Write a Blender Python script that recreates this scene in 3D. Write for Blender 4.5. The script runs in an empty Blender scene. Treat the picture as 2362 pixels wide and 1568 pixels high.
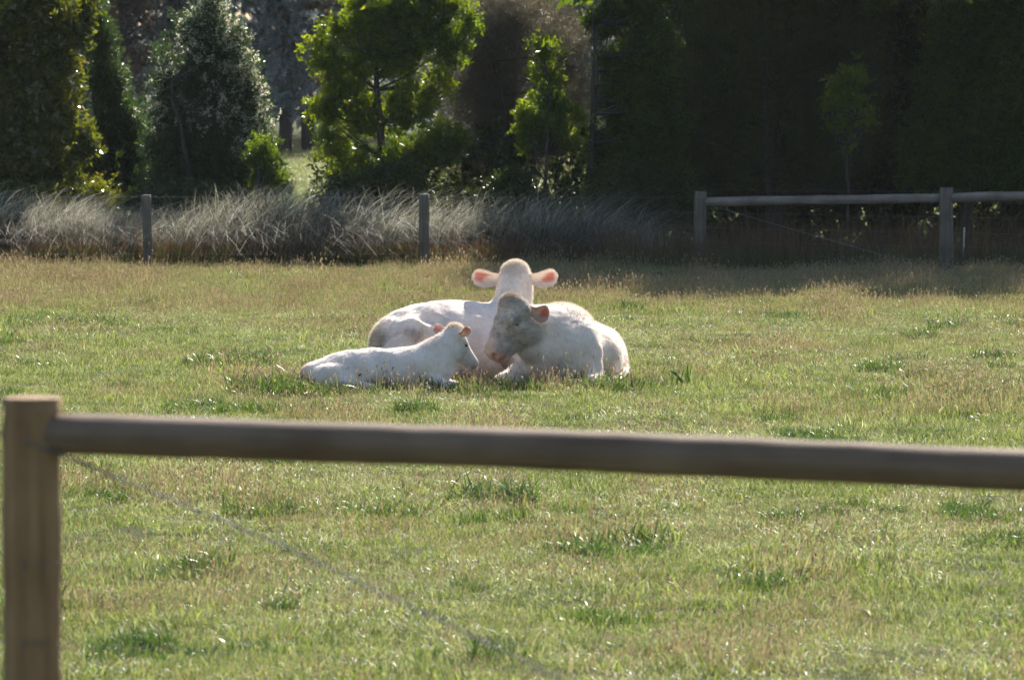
import bpy, math, random
import numpy as np
from mathutils import Vector, Matrix

# ------------------------------------------------------------------ camera, sky, sun, exposure
S = bpy.context.scene
C = S.collection
CAM_H = 3.63
LENS = 20000.0 / 3000.0 * 23.5
PITCH = math.atan(948.0 / 20000.0)
cam_d = bpy.data.cameras.new('camera'); cam = bpy.data.objects.new('camera', cam_d); C.objects.link(cam)
cam_d.sensor_width = 23.5; cam_d.lens = LENS
cam_d.clip_start = 0.5; cam_d.clip_end = 3000
cam.location = (0, 0, CAM_H); cam.rotation_euler = (math.pi / 2 - PITCH, 0, 0)
cam_d.dof.use_dof = True; cam_d.dof.focus_distance = 67.0; cam_d.dof.aperture_fstop = 5.0
S.camera = cam
SUN_EL, SUN_AZ = math.radians(42), math.radians(16)      # behind the trees, to the right of the view axis (+Y)
world = bpy.data.worlds.new('World'); S.world = world; world.use_nodes = True
wn = world.node_tree; bg = wn.nodes['Background']
sky = wn.nodes.new('ShaderNodeTexSky'); sky.sky_type = 'NISHITA'; sky.sun_disc = False
sky.sun_elevation = SUN_EL; sky.sun_rotation = SUN_AZ
wn.links.new(sky.outputs[0], bg.inputs[0]); bg.inputs[1].default_value = 0.07
sun_d = bpy.data.lights.new('sun', 'SUN'); sun = bpy.data.objects.new('sun', sun_d); C.objects.link(sun)
sun_d.energy = 5.0; sun_d.angle = math.radians(0.5); sun_d.color = (1.0, 0.93, 0.82)
sdir = Vector((math.sin(SUN_AZ) * math.cos(SUN_EL), math.cos(SUN_AZ) * math.cos(SUN_EL), math.sin(SUN_EL)))
sun.rotation_euler = sdir.to_track_quat('Z', 'Y').to_euler(); sun.location = (30, 60, 60)
vs = S.view_settings; vs.view_transform = 'Standard'; vs.look = 'None'; vs.gamma = 1; vs.use_curve_mapping = False
vs.exposure = 1.35
S.render.engine = 'CYCLES'
cy = S.cycles; cy.use_denoising = True; cy.max_bounces = 7; cy.diffuse_bounces = 3; cy.glossy_bounces = 2
cy.transmission_bounces = 5; cy.volume_bounces = 1; cy.transparent_max_bounces = 6; cy.sample_clamp_indirect = 6
cy.use_light_tree = False; cy.caustics_reflective = False; cy.caustics_refractive = False

rng = np.random.default_rng(7)
random.seed(7)

# ------------------------------------------------------------------ helpers
FD = 20000.0 / 1.2707                                     # focal length, in pixels of the 2361-wide view of the photo
CP, SP = math.cos(PITCH), math.sin(PITCH)
def W(xd, yd, Y):
    """where the line of sight through a pixel meets the vertical plane at distance Y"""
    u = (xd - 1180.5) / FD; v = (yd - 784.0) / FD
    dy = CP - v * SP; dz = -SP - v * CP
    t = Y / dy
    return np.array([u * t, Y, CAM_H + dz * t])
def ppm(Y): return FD / Y

def mesh(name, v, f, mat=None, smooth=False, attrs=None):
    """v (n,3) array; f = (m,3|4) int array or list of such arrays"""
    v = np.asarray(v, np.float32)
    fl = f if isinstance(f, list) else [f]
    fl = [np.asarray(a, np.int32) for a in fl if len(a)]
    me = bpy.data.meshes.new(name)
    me.vertices.add(len(v)); me.vertices.foreach_set('co', v.ravel())
    idx = np.concatenate([a.ravel() for a in fl]); tot = np.concatenate([np.full(len(a), a.shape[1], np.int32) for a in fl])
    me.loops.add(len(idx)); me.loops.foreach_set('vertex_index', idx)
    st = np.concatenate([[0], np.cumsum(tot)[:-1]]).astype(np.int32)
    me.polygons.add(len(tot)); me.polygons.foreach_set('loop_start', st)
    me.polygons.foreach_set('loop_total', tot)
    me.update(calc_edges=True)
    if smooth: me.polygons.foreach_set('use_smooth', np.ones(len(tot), bool))
    if mat is not None:
        for m in (mat if isinstance(mat, list) else [mat]): me.materials.append(m)
    if attrs:
        for k, (dom, typ, val) in attrs.items():
            a = me.attributes.new(k, typ, dom)
            if typ == 'FLOAT': a.data.foreach_set('value', np.asarray(val, np.float32))
            elif typ == 'INT': a.data.foreach_set('value', np.asarray(val, np.int32))
            elif typ == 'FLOAT_VECTOR': a.data.foreach_set('vector', np.asarray(val, np.float32).ravel())
            elif typ == 'FLOAT_COLOR':
                c = np.ones((len(val), 4), np.float32); c[:, :3] = val; a.data.foreach_set('color', c.ravel())
    return me

def link(name, me, parent=None, loc=(0, 0, 0), rot=(0, 0, 0)):
    o = bpy.data.objects.new(name, me); C.objects.link(o); o.location = loc; o.rotation_euler = rot
    if parent is not None: o.parent = parent
    return o
def tag(o, label=None, cat=None, group=None, kind=None):
    if label: o['label'] = label
    if cat: o['category'] = cat
    if group: o['group'] = group
    if kind: o['kind'] = kind
    return o
def thing(name, label, cat, loc=(0, 0, 0), group=None):
    return tag(link(name, None, None, loc), label, cat, group)

def tube(pts, rad, n=8, cap=True, jitter=0.0):
    pts = np.asarray(pts, float); m = len(pts); rad = np.broadcast_to(np.asarray(rad, float), (m,))
    tan = np.gradient(pts, axis=0); tan /= np.linalg.norm(tan, axis=1)[:, None] + 1e-9
    ref = np.array([0, 0, 1.0]) if abs(tan[0][2]) < 0.9 else np.array([1.0, 0, 0])
    a = np.cross(tan, ref); a /= np.linalg.norm(a, axis=1)[:, None]; b = np.cross(tan, a)
    th = np.linspace(0, 2 * np.pi, n, endpoint=False)
    R = rad[:, None] * (1 + jitter * rng.normal(size=(m, n)))
    v = pts[:, None] + R[..., None] * (np.cos(th)[None, :, None] * a[:, None] + np.sin(th)[None, :, None] * b[:, None])
    v = v.reshape(-1, 3)
    i = np.arange(m - 1)[:, None] * n; j = np.arange(n)[None]
    q = np.stack([i + j, i + (j + 1) % n, i + n + (j + 1) % n, i + n + j], -1).reshape(-1, 4)
    fs = [q]
    if cap:
        v = np.vstack([v, pts[0], pts[-1]]); k = m * n
        jj = np.arange(n)
        fs.append(np.vstack([np.stack([(jj + 1) % n, jj, np.full(n, k)], -1),
                             np.stack([(m - 1) * n + jj, (m - 1) * n + (jj + 1) % n, np.full(n, k + 1)], -1)]))
    return v, fs
def merge(parts):
    V = []; Q = []; T = []; o = 0
    for v, fs in parts:
        for a in (fs if isinstance(fs, list) else [fs]):
            if len(a) == 0: continue
            (Q if a.shape[1] == 4 else T).append(a + o)
        V.append(v); o += len(v)
    out = []
    if Q: out.append(np.vstack(Q))
    if T: out.append(np.vstack(T))
    return np.vstack(V), out

def vnoise(x, y, scale, seed=0):
    r = np.random.default_rng(seed); g = r.random((256, 256))
    x = np.asarray(x) / scale + 500.3; y = np.asarray(y) / scale + 500.7
    xi = np.floor(x).astype(int); yi = np.floor(y).astype(int); fx = x - xi; fy = y - yi
    fx = fx * fx * (3 - 2 * fx); fy = fy * fy * (3 - 2 * fy)
    G = lambda a, b: g[a % 256, b % 256]
    return (G(xi, yi) * (1 - fx) + G(xi + 1, yi) * fx) * (1 - fy) + (G(xi, yi + 1) * (1 - fx) + G(xi + 1, yi + 1) * fx) * fy

def ground_z(x, y):
    x = np.asarray(x, float); y = np.asarray(y, float)
    t = np.clip((36.0 - y) / 15.4, 0, 1); bank = 1.2 * t * t * (3 - 2 * t)
    t2 = np.clip((19.5 - y) / 15.0, 0, 1); bank = bank + 0.8 * t2 * t2 * (3 - 2 * t2)
    bump = (vnoise(x, y, 1.9, 3) - .5) * 0.07 + (vnoise(x, y, .6, 4) - .5) * 0.035
    near = np.clip((150 - y) / 40, 0, 1)
    return bank + bump * near

# ------------------------------------------------------------------ materials
def nt(name):
    m = bpy.data.materials.new(name); m.use_nodes = True; t = m.node_tree; t.nodes.clear()
    return m, t, t.nodes, t.links
def N(ns, typ, **kw):
    n = ns.new(typ)
    for k, v in kw.items():
        if k.startswith('_'): setattr(n, k[1:], v)
        else: n.inputs[k.replace('__', ' ')].default_value = v
    return n
def ramp(ns, stops, interp='LINEAR'):
    r = ns.new('ShaderNodeValToRGB'); e = r.color_ramp.elements; r.color_ramp.interpolation = interp
    while len(e) < len(stops): e.new(0.5)
    for i, (p, c) in enumerate(stops): e[i].position = p; e[i].color = (*c, 1)
    return r

def leaf_mat(name, stops, trans, tw=0.45, rough=0.4, spec=0.5, nscale=1.5):
    """stops colour the leaves by their own random tone; a slow noise shifts whole sprays"""
    m, t, ns, L = nt(name)
    at = N(ns, 'ShaderNodeAttribute', _attribute_name='tone')
    geo = ns.new('ShaderNodeNewGeometry')
    nz = N(ns, 'ShaderNodeTexNoise', Scale=nscale, Detail=2.0)
    L.new(geo.outputs['Position'], nz.inputs['Vector'])
    a = N(ns, 'ShaderNodeMath', _operation='MULTIPLY_ADD'); a.inputs[1].default_value = 0.9; a.inputs[2].default_value = -0.45
    L.new(nz.outputs[0], a.inputs[0])
    s = N(ns, 'ShaderNodeMath', _operation='ADD', _use_clamp=True); L.new(at.outputs['Fac'], s.inputs[0]); L.new(a.outputs[0], s.inputs[1])
    r = ramp(ns, stops); L.new(s.outputs[0], r.inputs[0])
    p = N(ns, 'ShaderNodeBsdfPrincipled', Roughness=rough); p.inputs['Specular IOR Level'].default_value = spec
    L.new(r.outputs[0], p.inputs['Base Color'])
    tr = ns.new('ShaderNodeBsdfTranslucent')
    mc = N(ns, 'ShaderNodeMix', _data_type='RGBA', _blend_type='MULTIPLY'); mc.inputs[0].default_value = 1.0
    L.new(r.outputs[0], mc.inputs[6]); mc.inputs[7].default_value = (*trans, 1)
    L.new(mc.outputs[2], tr.inputs[0])
    mx = N(ns, 'ShaderNodeMixShader', Fac=tw); L.new(p.outputs[0], mx.inputs[1]); L.new(tr.outputs[0], mx.inputs[2])
    o = ns.new('ShaderNodeOutputMaterial'); L.new(mx.outputs[0], o.inputs[0])
    return m

def wood_mat(name, c1, c2, axis='Z', knots=True, dark=(.05, .04, .03)):
    m, t, ns, L = nt(name)
    tc = ns.new('ShaderNodeTexCoord'); mp = ns.new('ShaderNodeMapping')
    sc = {'Z': (26, 26, 1.3), 'X': (1.3, 26, 26)}[axis]; mp.inputs['Scale'].default_value = sc
    L.new(tc.outputs['Object'], mp.inputs['Vector'])
    nz = N(ns, 'ShaderNodeTexNoise', Scale=1.0, Detail=6.0, Roughness=0.6); L.new(mp.outputs[0], nz.inputs['Vector'])
    r = ramp(ns, [(0.3, c1), (0.7, c2)]); L.new(nz.outputs[0], r.inputs[0])
    n2 = N(ns, 'ShaderNodeTexNoise', Scale=3.0, Detail=3.0); L.new(tc.outputs['Object'], n2.inputs['Vector'])
    r2 = ramp(ns, [(0.35, (.55, .5, .45)), (0.65, (1, 1, 1))]); L.new(n2.outputs[0], r2.inputs[0])
    mx = N(ns, 'ShaderNodeMix', _data_type='RGBA', _blend_type='MULTIPLY'); mx.inputs[0].default_value = 0.7
    L.new(r.outputs[0], mx.inputs[6]); L.new(r2.outputs[0], mx.inputs[7])
    out = mx.outputs[2]
    if knots:
        vo = N(ns, 'ShaderNodeTexVoronoi', Scale=3.2); L.new(tc.outputs['Object'], vo.inputs['Vector'])
        r3 = ramp(ns, [(0.05, (1, 1, 1)), (0.10, (0, 0, 0))]); L.new(vo.outputs['Distance'], r3.inputs[0])
        m2 = N(ns, 'ShaderNodeMix', _data_type='RGBA'); L.new(r3.outputs[0], m2.inputs[0]); L.new(out, m2.inputs[6]); m2.inputs[7].default_value = (*dark, 1)
        out = m2.outputs[2]
    b = N(ns, 'ShaderNodeBump', Strength=0.5, Distance=0.01); L.new(nz.outputs[0], b.inputs['Height'])
    p = N(ns, 'ShaderNodeBsdfPrincipled', Roughness=0.75); p.inputs['Specular IOR Level'].default_value = 0.25
    L.new(out, p.inputs['Base Color']); L.new(b.outputs[0], p.inputs['Normal'])
    o = ns.new('ShaderNodeOutputMaterial'); L.new(p.outputs[0], o.inputs[0])
    return m
def plain(name, c, rough=0.6, metal=0.0, spec=0.4, vary=0.35, scale=8):
    m, t, ns, L = nt(name)
    tc = ns.new('ShaderNodeTexCoord'); nz = N(ns, 'ShaderNodeTexNoise', Scale=float(scale), Detail=4.0); L.new(tc.outputs['Object'], nz.inputs['Vector'])
    r = ramp(ns, [(0.3, tuple(x * (1 - vary) for x in c)), (0.7, tuple(min(1, x * (1 + vary)) for x in c))]); L.new(nz.outputs[0], r.inputs[0])
    p = N(ns, 'ShaderNodeBsdfPrincipled', Roughness=rough, Metallic=metal); p.inputs['Specular IOR Level'].default_value = spec
    L.new(r.outputs[0], p.inputs['Base Color'])
    o = ns.new('ShaderNodeOutputMaterial'); L.new(p.outputs[0], o.inputs[0])
    return m

M_bark = plain('bark', (.05, .042, .035), 0.9, scale=12)
M_barkpale = plain('pale_bark', (.22, .20, .18), 0.85, scale=12)
M_wire = plain('galvanised_wire', (.32, .33, .34), 0.5, 0.6, vary=.15)
M_blackwire = plain('dull_wire', (.14, .14, .145), 0.5, 0.4, vary=.2)

# ground
m, t, ns, L = nt('pasture_soil')
geo = ns.new('ShaderNodeNewGeometry')
nz = N(ns, 'ShaderNodeTexNoise', Scale=0.6, Detail=6.0, Roughness=.65); L.new(geo.outputs['Position'], nz.inputs['Vector'])
r = ramp(ns, [(.3, (.035, .045, .016)), (.5, (.06, .07, .025)), (.7, (.10, .09, .045))]); L.new(nz.outputs[0], r.inputs[0])
n2 = N(ns, 'ShaderNodeTexNoise', Scale=30.0, Detail=4.0); L.new(geo.outputs['Position'], n2.inputs['Vector'])
b = N(ns, 'ShaderNodeBump', Strength=1.0, Distance=0.05); L.new(n2.outputs[0], b.inputs['Height'])
p = N(ns, 'ShaderNodeBsdfPrincipled', Roughness=1.0); p.inputs['Specular IOR Level'].default_value = .1
L.new(r.outputs[0], p.inputs['Base Color']); L.new(b.outputs[0], p.inputs['Normal'])
o = ns.new('ShaderNodeOutputMaterial'); L.new(p.outputs[0], o.inputs[0]); M_ground = m

# ------------------------------------------------------------------ ground
xs = np.unique(np.concatenate([np.linspace(-500, -40, 24), np.linspace(-40, -12, 29), np.linspace(-12, 12, 121), np.linspace(12, 40, 29), np.linspace(40, 500, 24)]))
ys = np.unique(np.concatenate([np.linspace(-60, 0, 13), np.linspace(0, 16, 17), np.linspace(16, 112, 481), np.linspace(112, 240, 65), np.linspace(240, 700, 24)]))
gx, gy = np.meshgrid(xs, ys)
gv = np.stack([gx, gy, ground_z(gx, gy)], -1).reshape(-1, 3)
nx = len(xs); i = (np.arange(len(ys) - 1)[:, None] * nx + np.arange(nx - 1)[None]).ravel()
ground = link('ground', mesh('ground', gv, np.stack([i, i + 1, i + nx + 1, i + nx], -1), M_ground, True))
tag(ground, kind='structure', label='grassy paddock ground rising to a bank under the near fence')

# ------------------------------------------------------------------ grass clumps, scattered
def blades(n, radius, hmin, hmax, w, lean=0.35, droop=0.5, segs=3, bias=(0, 0), seed=0, tipw=0.15):
    r = np.random.default_rng(seed)
    a = r.uniform(0, 2 * np.pi, n); d = radius * np.sqrt(r.random(n))
    base = np.stack([d * np.cos(a), d * np.sin(a), np.full(n, -0.02)], -1)
    h = r.uniform(hmin, hmax, n)
    la = r.uniform(0, 2 * np.pi, n)
    ld = np.stack([np.cos(la), np.sin(la)], -1) * (lean * r.uniform(.2, 1.3, n))[:, None] + np.array(bias)[None] * r.uniform(.4, 1.3, n)[:, None]
    s = np.linspace(0, 1, segs + 1)
    dr = droop * r.uniform(.3, 1.4, n)
    horiz = (s[None] + dr[:, None] * s[None] ** 2.5) * h[:, None]
    vert = (s[None] - 0.45 * dr[:, None] * s[None] ** 3) * h[:, None]
    P = np.zeros((n, segs + 1, 3)); P[..., :2] = base[:, None, :2] + ld[:, None] * horiz[..., None]; P[..., 2] = base[:, None, 2] + vert
    wa = r.uniform(0, 2 * np.pi, n); side = np.stack([np.cos(wa), np.sin(wa), np.zeros(n)], -1)
    ww = w * r.uniform(.6, 1.4, n)[:, None] * np.interp(s, [0, .4, 1], [.7, 1, tipw])[None]
    v = np.stack([P - side[:, None] * ww[..., None] * .5, P + side[:, None] * ww[..., None] * .5], 2).reshape(-1, 3)
    k = (np.arange(n)[:, None] * (segs + 1) * 2 + np.arange(segs)[None] * 2).ravel()
    f = np.stack([k, k + 1, k + 3, k + 2], -1)
    tone = np.repeat(r.random(n), segs)
    return v, f, tone, P[:, -1], ld
def seeds(tips, length, w, seed=0, per=1):
    """seed heads: crossed slim diamonds at the tips"""
    r = np.random.default_rng(seed); n = len(tips)
    V = []; 
    for q in range(2):
        a = r.uniform(0, np.pi, n); sd = np.stack([np.cos(a), np.sin(a), np.zeros(n)], -1) * (w * r.uniform(.7, 1.3, n))[:, None]
        up = np.stack([r.normal(0, .25, n), r.normal(0, .25, n), np.ones(n)], -1) * (length * r.uniform(.6, 1.3, n))[:, None]
        V.append(np.stack([tips - up * .3, tips + sd + up * .2, tips + up * .7, tips - sd + up * .2], 1).reshape(-1, 3))
    v = np.vstack(V); f = np.arange(len(v)).reshape(-1, 4)
    return v, f, r.random(len(f))
def clump_mesh(name, sets, mats):
    V = []; F = []; T = []; MI = []; o = 0
    for (v, f, tone), mi in sets:
        V.append(v); F.append(f + o); T.append(tone); MI.append(np.full(len(f), mi)); o += len(v)
    me = mesh(name, np.vstack(V), np.vstack(F), mats, False, {'tone': ('FACE', 'FLOAT', np.concatenate(T))})
    me.polygons.foreach_set('material_index', np.concatenate(MI).astype(np.int32))
    return me

def scatter(name, pts, rot, scl, idx, variants, label, cat):
    col = bpy.data.collections.new(name + '_kinds')
    for k, me in enumerate(variants):
        o = bpy.data.objects.new('%s_kind_%02d' % (name, k), me); col.objects.link(o)
    me = bpy.data.meshes.new(name); me.vertices.add(len(pts)); me.vertices.foreach_set('co', np.asarray(pts, np.float32).ravel())
    for k, typ, val in (('rot', 'FLOAT_VECTOR', rot), ('scl', 'FLOAT_VECTOR', scl)):
        a = me.attributes.new(k, typ, 'POINT'); a.data.foreach_set('vector', np.asarray(val, np.float32).ravel())
    a = me.attributes.new('idx', 'INT', 'POINT'); a.data.foreach_set('value', np.asarray(idx, np.int32))
    ob = link(name, me)
    g = bpy.data.node_groups.new(name, 'GeometryNodeTree')
    g.interface.new_socket('Geometry', in_out='INPUT', socket_type='NodeSocketGeometry')
    g.interface.new_socket('Geometry', in_out='OUTPUT', socket_type='NodeSocketGeometry')
    gi = g.nodes.new('NodeGroupInput'); go = g.nodes.new('NodeGroupOutput')
    ci = g.nodes.new('GeometryNodeCollectionInfo'); ci.inputs['Collection'].default_value = col
    ci.inputs['Separate Children'].default_value = True; ci.inputs['Reset Children'].default_value = True
    ip = g.nodes.new('GeometryNodeInstanceOnPoints'); ip.inputs['Pick Instance'].default_value = True
    def na(nm, ty):
        n = g.nodes.new('GeometryNodeInputNamedAttribute'); n.data_type = ty; n.inputs['Name'].default_value = nm; return n.outputs['Attribute']
    g.links.new(gi.outputs[0], ip.inputs['Points']); g.links.new(ci.outputs[0], ip.inputs['Instance'])
    g.links.new(na('idx', 'INT'), ip.inputs['Instance Index']); g.links.new(na('rot', 'FLOAT_VECTOR'), ip.inputs['Rotation'])
    g.links.new(na('scl', 'FLOAT_VECTOR'), ip.inputs['Scale']); g.links.new(ip.outputs[0], go.inputs[0])
    md = ob.modifiers.new('scatter', 'NODES'); md.node_group = g
    return tag(ob, label, cat, kind='stuff')

M_green = leaf_mat('grass_green', [(0, (.035, .065, .014)), (.5, (.105, .16, .034)), (1, (.21, .25, .08))], (1.6, 1.5, .8), .5, .48, .4, 1.2)
M_pale = leaf_mat('grass_pale', [(0, (.13, .17, .08)), (.5, (.23, .27, .15)), (1, (.40, .43, .30))], (1.4, 1.35, .9), .45, .43, .5, 1.2)
M_tan = leaf_mat('grass_tan', [(0, (.13, .115, .06)), (.5, (.23, .195, .115)), (1, (.37, .32, .21))], (1.25, 1.2, .9), .45, .4, .5, 1.2)
M_seed = leaf_mat('seed_heads', [(0, (.17, .13, .08)), (.5, (.28, .22, .14)), (1, (.42, .36, .25))], (1.2, 1.1, .9), .4, .5, .4, 1.2)
M_lush = leaf_mat('grass_lush', [(0, (.03, .055, .02)), (.5, (.055, .095, .028)), (1, (.10, .14, .045))], (1.4, 1.6, .7), .4, .35, .5, 1.2)
GM = [M_green, M_pale, M_tan, M_seed, M_lush]
kinds = []
for q in range(3):   # 0-2 green short
    b1 = blades(85, .17, .03, .09, .006, .45, .6, 3, seed=10 + q); b2 = blades(30, .17, .04, .10, .005, .4, .6, 3, seed=20 + q); b3 = blades(8, .17, .06, .13, .003, .3, .4, 3, seed=24 + q)
    kinds.append(clump_mesh('grass', [(b1[:3], 0), (b2[:3], 1), (b3[:3], 2)], GM))
for q in range(3):   # 3-5 pale, dewy
    b1 = blades(55, .17, .03, .08, .006, .55, .7, 3, seed=30 + q); b2 = blades(70, .17, .03, .09, .006, .6, .8, 3, seed=40 + q); b3 = blades(8, .17, .06, .13, .003, .3, .4, 3, seed=45 + q)
    kinds.append(clump_mesh('grass', [(b1[:3], 0), (b2[:3], 1), (b3[:3], 2), (seeds(b3[3], .018, .003, q), 3)], GM))
for q in range(3):   # 6-8 tan with seed stalks
    b1 = blades(50, .17, .03, .10, .006, .4, .6, 3, seed=50 + q); b2 = blades(45, .18, .05, .13, .004, .3, .4, 3, seed=60 + q); b3 = blades(20, .18, .09, .19, .0025, .22, .3, 3, seed=65 + q)
    kinds.append(clump_mesh('grass', [(b1[:3], 0), (b2[:3], 2), (b3[:3], 2), (seeds(b3[3], .026, .0038, q), 3)], GM))
for q in range(2):   # 9-10 lush
    b1 = blades(80, .16, .07, .16, .009, .45, .6, 4, seed=70 + q); b2 = blades(25, .17, .07, .15, .006, .5, .6, 3, seed=80 + q)
    kinds.append(clump_mesh('grass', [(b1[:3], 4), (b2[:3], 0)], GM))

def field_points(y0, y1, dens, margin=1.35):
    n = int(dens * .075 * 2 * margin * (y1 ** 2 - y0 ** 2) / 2 * 1.0)
    y = np.sqrt(rng.uniform(y0 ** 2, y1 ** 2, n)); x = rng.uniform(-1, 1, n) * .075 * margin * y
    return x, y
xa, ya = field_points(30, 101, 42)
n = len(xa)
f1 = vnoise(xa, ya * .45, 1.6, 21); f2 = vnoise(xa, ya * .45, .7, 22); f3 = vnoise(xa, ya * .5, 2.6, 23); f4 = vnoise(xa * 1.0, ya * .8, .9, 25)
far = np.clip((ya - 82) / 4, 0, 1) * np.clip((f3 + .35), 0, 1)
tanp = np.clip((.55 * f1 + .45 * f2 - .56) * 5, .04, 1) * .26 + far * .42
palep = np.clip((f3 * .6 + f2 * .4 - .36) * 5, .15, 1) * np.clip((88 - ya) / 10, 0.05, 1)
lushp = np.clip((f4 - .76) * 3, 0, .5) * np.clip((88 - ya) / 6, 0, 1) * .8
u = rng.random(n)
kind = np.where(u < lushp, 9 + rng.integers(0, 2, n), np.where(rng.random(n) < tanp, 6 + rng.integers(0, 3, n), np.where(rng.random(n) < palep, 3 + rng.integers(0, 3, n), rng.integers(0, 3, n))))
f5 = vnoise(xa, ya * .7, .38, 28)
sc = rng.uniform(.7, 1.25, n) * (.65 + .9 * f2 * f5 * 1.6)
# ranker grass left standing round the animals
ring = np.zeros(n, bool)
for cx, cyy, rx, ry in ((-1.25, 65.3, 1.0, .33), (.35, 65.75, .9, .35), (-.3, 65.9, .45, .5), (1.3, 66.6, .25, .6), (-2.3, 66, .3, .5)):
    ring |= ((xa - cx) / rx) ** 2 + ((ya - cyy) / ry) ** 2 < 1
sc = np.where(ring, np.clip(sc, .9, 1.5) * 1.4, sc); kind = np.where(ring & (rng.random(n) < .30), 9 + rng.integers(0, 2, n), kind); kind = np.where(ring & (rng.random(n) < .25), 6 + rng.integers(0, 3, n), kind)
# keep the grass out from under the animals
def keep_out(x, y):
    k = np.ones(len(x), bool)
    for cx, cyy, rx, ry in ((.50, 67.0, .40, .75), (.74, 67.9, .42, .75), (-.55, 68.2, .85, .42), (-.05, 68.4, .45, .35), (-1.25, 65.86, .60, .2)):
        k &= ((x - cx) / rx) ** 2 + ((y - cyy) / ry) ** 2 > 1
    return k
ko = keep_out(xa, ya)
xa, ya, kind, sc = xa[ko], ya[ko], kind[ko], sc[ko]; n = len(xa)
pts = np.stack([xa, ya, ground_z(xa, ya) - .004], -1)
rot = np.stack([rng.normal(0, .12, n), rng.normal(0, .12, n), rng.uniform(0, 6.28, n)], -1)
scl = np.stack([sc, sc, sc * rng.uniform(.8, 1.2, n)], -1)
scatter('pasture_grass', pts, rot, scl, kind, kinds, 'short dewy paddock grass with tan seed heads between the two fences', 'grass')

# grass on the near bank and beyond the far fence
xb = rng.uniform(-7, 7, 6000); yb = rng.uniform(8, 31, 6000)
xc = rng.uniform(-22, 22, 16000); yc = rng.uniform(100, 190, 16000)
xb = np.concatenate([xb, xc]); yb = np.concatenate([yb, yc]); n = len(xb)
scb = np.where(yb < 50, rng.uniform(.6, 1.0, n), rng.uniform(1.6, 3.2, n))
scatter('verge_grass', np.stack([xb, yb, ground_z(xb, yb)], -1), np.stack([np.zeros(n), np.zeros(n), rng.uniform(0, 6.28, n)], -1),
        np.stack([scb, scb, np.where(yb < 50, scb, scb * .7)], -1), rng.integers(0, 6, n), kinds[:6], 'bright green grass lit by the sun beyond the far fence', 'grass')

# tall silver grass along the far fence
M_silver = leaf_mat('silver_grass', [(0, (.045, .05, .03)), (.35, (.13, .125, .085)), (.7, (.34, .33, .27)), (1, (.62, .60, .52))], (1.0, 1.0, .95), .40, .6, .3, 1.3)
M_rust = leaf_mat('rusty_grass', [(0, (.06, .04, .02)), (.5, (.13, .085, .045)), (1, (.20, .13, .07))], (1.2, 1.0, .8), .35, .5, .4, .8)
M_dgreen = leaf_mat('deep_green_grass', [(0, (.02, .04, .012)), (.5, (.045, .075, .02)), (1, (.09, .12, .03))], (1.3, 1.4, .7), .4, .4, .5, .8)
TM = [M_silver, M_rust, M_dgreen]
tk = []
for q in range(4):
    a = blades(84, .26, .40, 1.20, .0068, .34, 1.35, 8, bias=(.22 if q % 2 else .35, -.12), seed=100 + q, tipw=.3)
    c = blades(85, .22, .2, .75, .008, .3, .9, 4, seed=110 + q)
    tk.append(clump_mesh('tall_grass', [(a[:3], 0), (c[:3], 2)], TM))
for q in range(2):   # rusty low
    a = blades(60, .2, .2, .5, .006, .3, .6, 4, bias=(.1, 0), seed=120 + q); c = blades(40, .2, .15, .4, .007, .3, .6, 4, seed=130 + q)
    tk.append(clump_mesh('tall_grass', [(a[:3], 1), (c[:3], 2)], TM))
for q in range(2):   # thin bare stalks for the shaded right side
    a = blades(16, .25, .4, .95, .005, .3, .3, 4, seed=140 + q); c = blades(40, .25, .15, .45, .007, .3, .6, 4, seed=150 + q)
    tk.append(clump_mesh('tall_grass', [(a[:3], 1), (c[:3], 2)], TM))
def belt(n, x0, x1, y0, y1, lo, hi, s0, s1):
    return rng.uniform(x0, x1, n), rng.uniform(y0, y1, n), rng.integers(lo, hi, n), rng.uniform(s0, s1, n)
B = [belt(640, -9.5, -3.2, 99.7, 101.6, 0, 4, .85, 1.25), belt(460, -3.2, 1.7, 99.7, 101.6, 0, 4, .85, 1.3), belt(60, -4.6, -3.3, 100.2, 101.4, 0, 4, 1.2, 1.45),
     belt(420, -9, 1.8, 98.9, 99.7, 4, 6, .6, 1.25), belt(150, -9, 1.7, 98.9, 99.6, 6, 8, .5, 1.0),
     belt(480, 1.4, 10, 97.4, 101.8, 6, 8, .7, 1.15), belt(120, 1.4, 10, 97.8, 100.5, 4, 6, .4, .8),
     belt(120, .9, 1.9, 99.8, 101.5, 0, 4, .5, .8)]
bx, by, bk, bs = [np.concatenate([q[k] for q in B]) for k in range(4)]; n = len(bx)
keep = (bk != 0) & (bk > 3) | (vnoise(bx, by * 1.4, .55, 61) * .6 + vnoise(bx, by, 1.5, 62) * .4 > .30)
bs = bs * np.where(bk < 4, .80 + .42 * vnoise(bx, by, .8, 63), 1.0)
bx, by, bk, bs = bx[keep], by[keep], bk[keep], bs[keep]; n = len(bx)
flip = np.where(rng.random(n) < .5, 0, np.pi)
scatter('tall_grass', np.stack([bx, by, ground_z(bx, by)], -1), np.stack([np.zeros(n), np.zeros(n), rng.normal(0, .7, n) + flip * 0], -1),
        np.stack([bs, bs, bs], -1), bk, tk, 'tall silvery arching grass growing along the far wire fence', 'tall grass')

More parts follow.
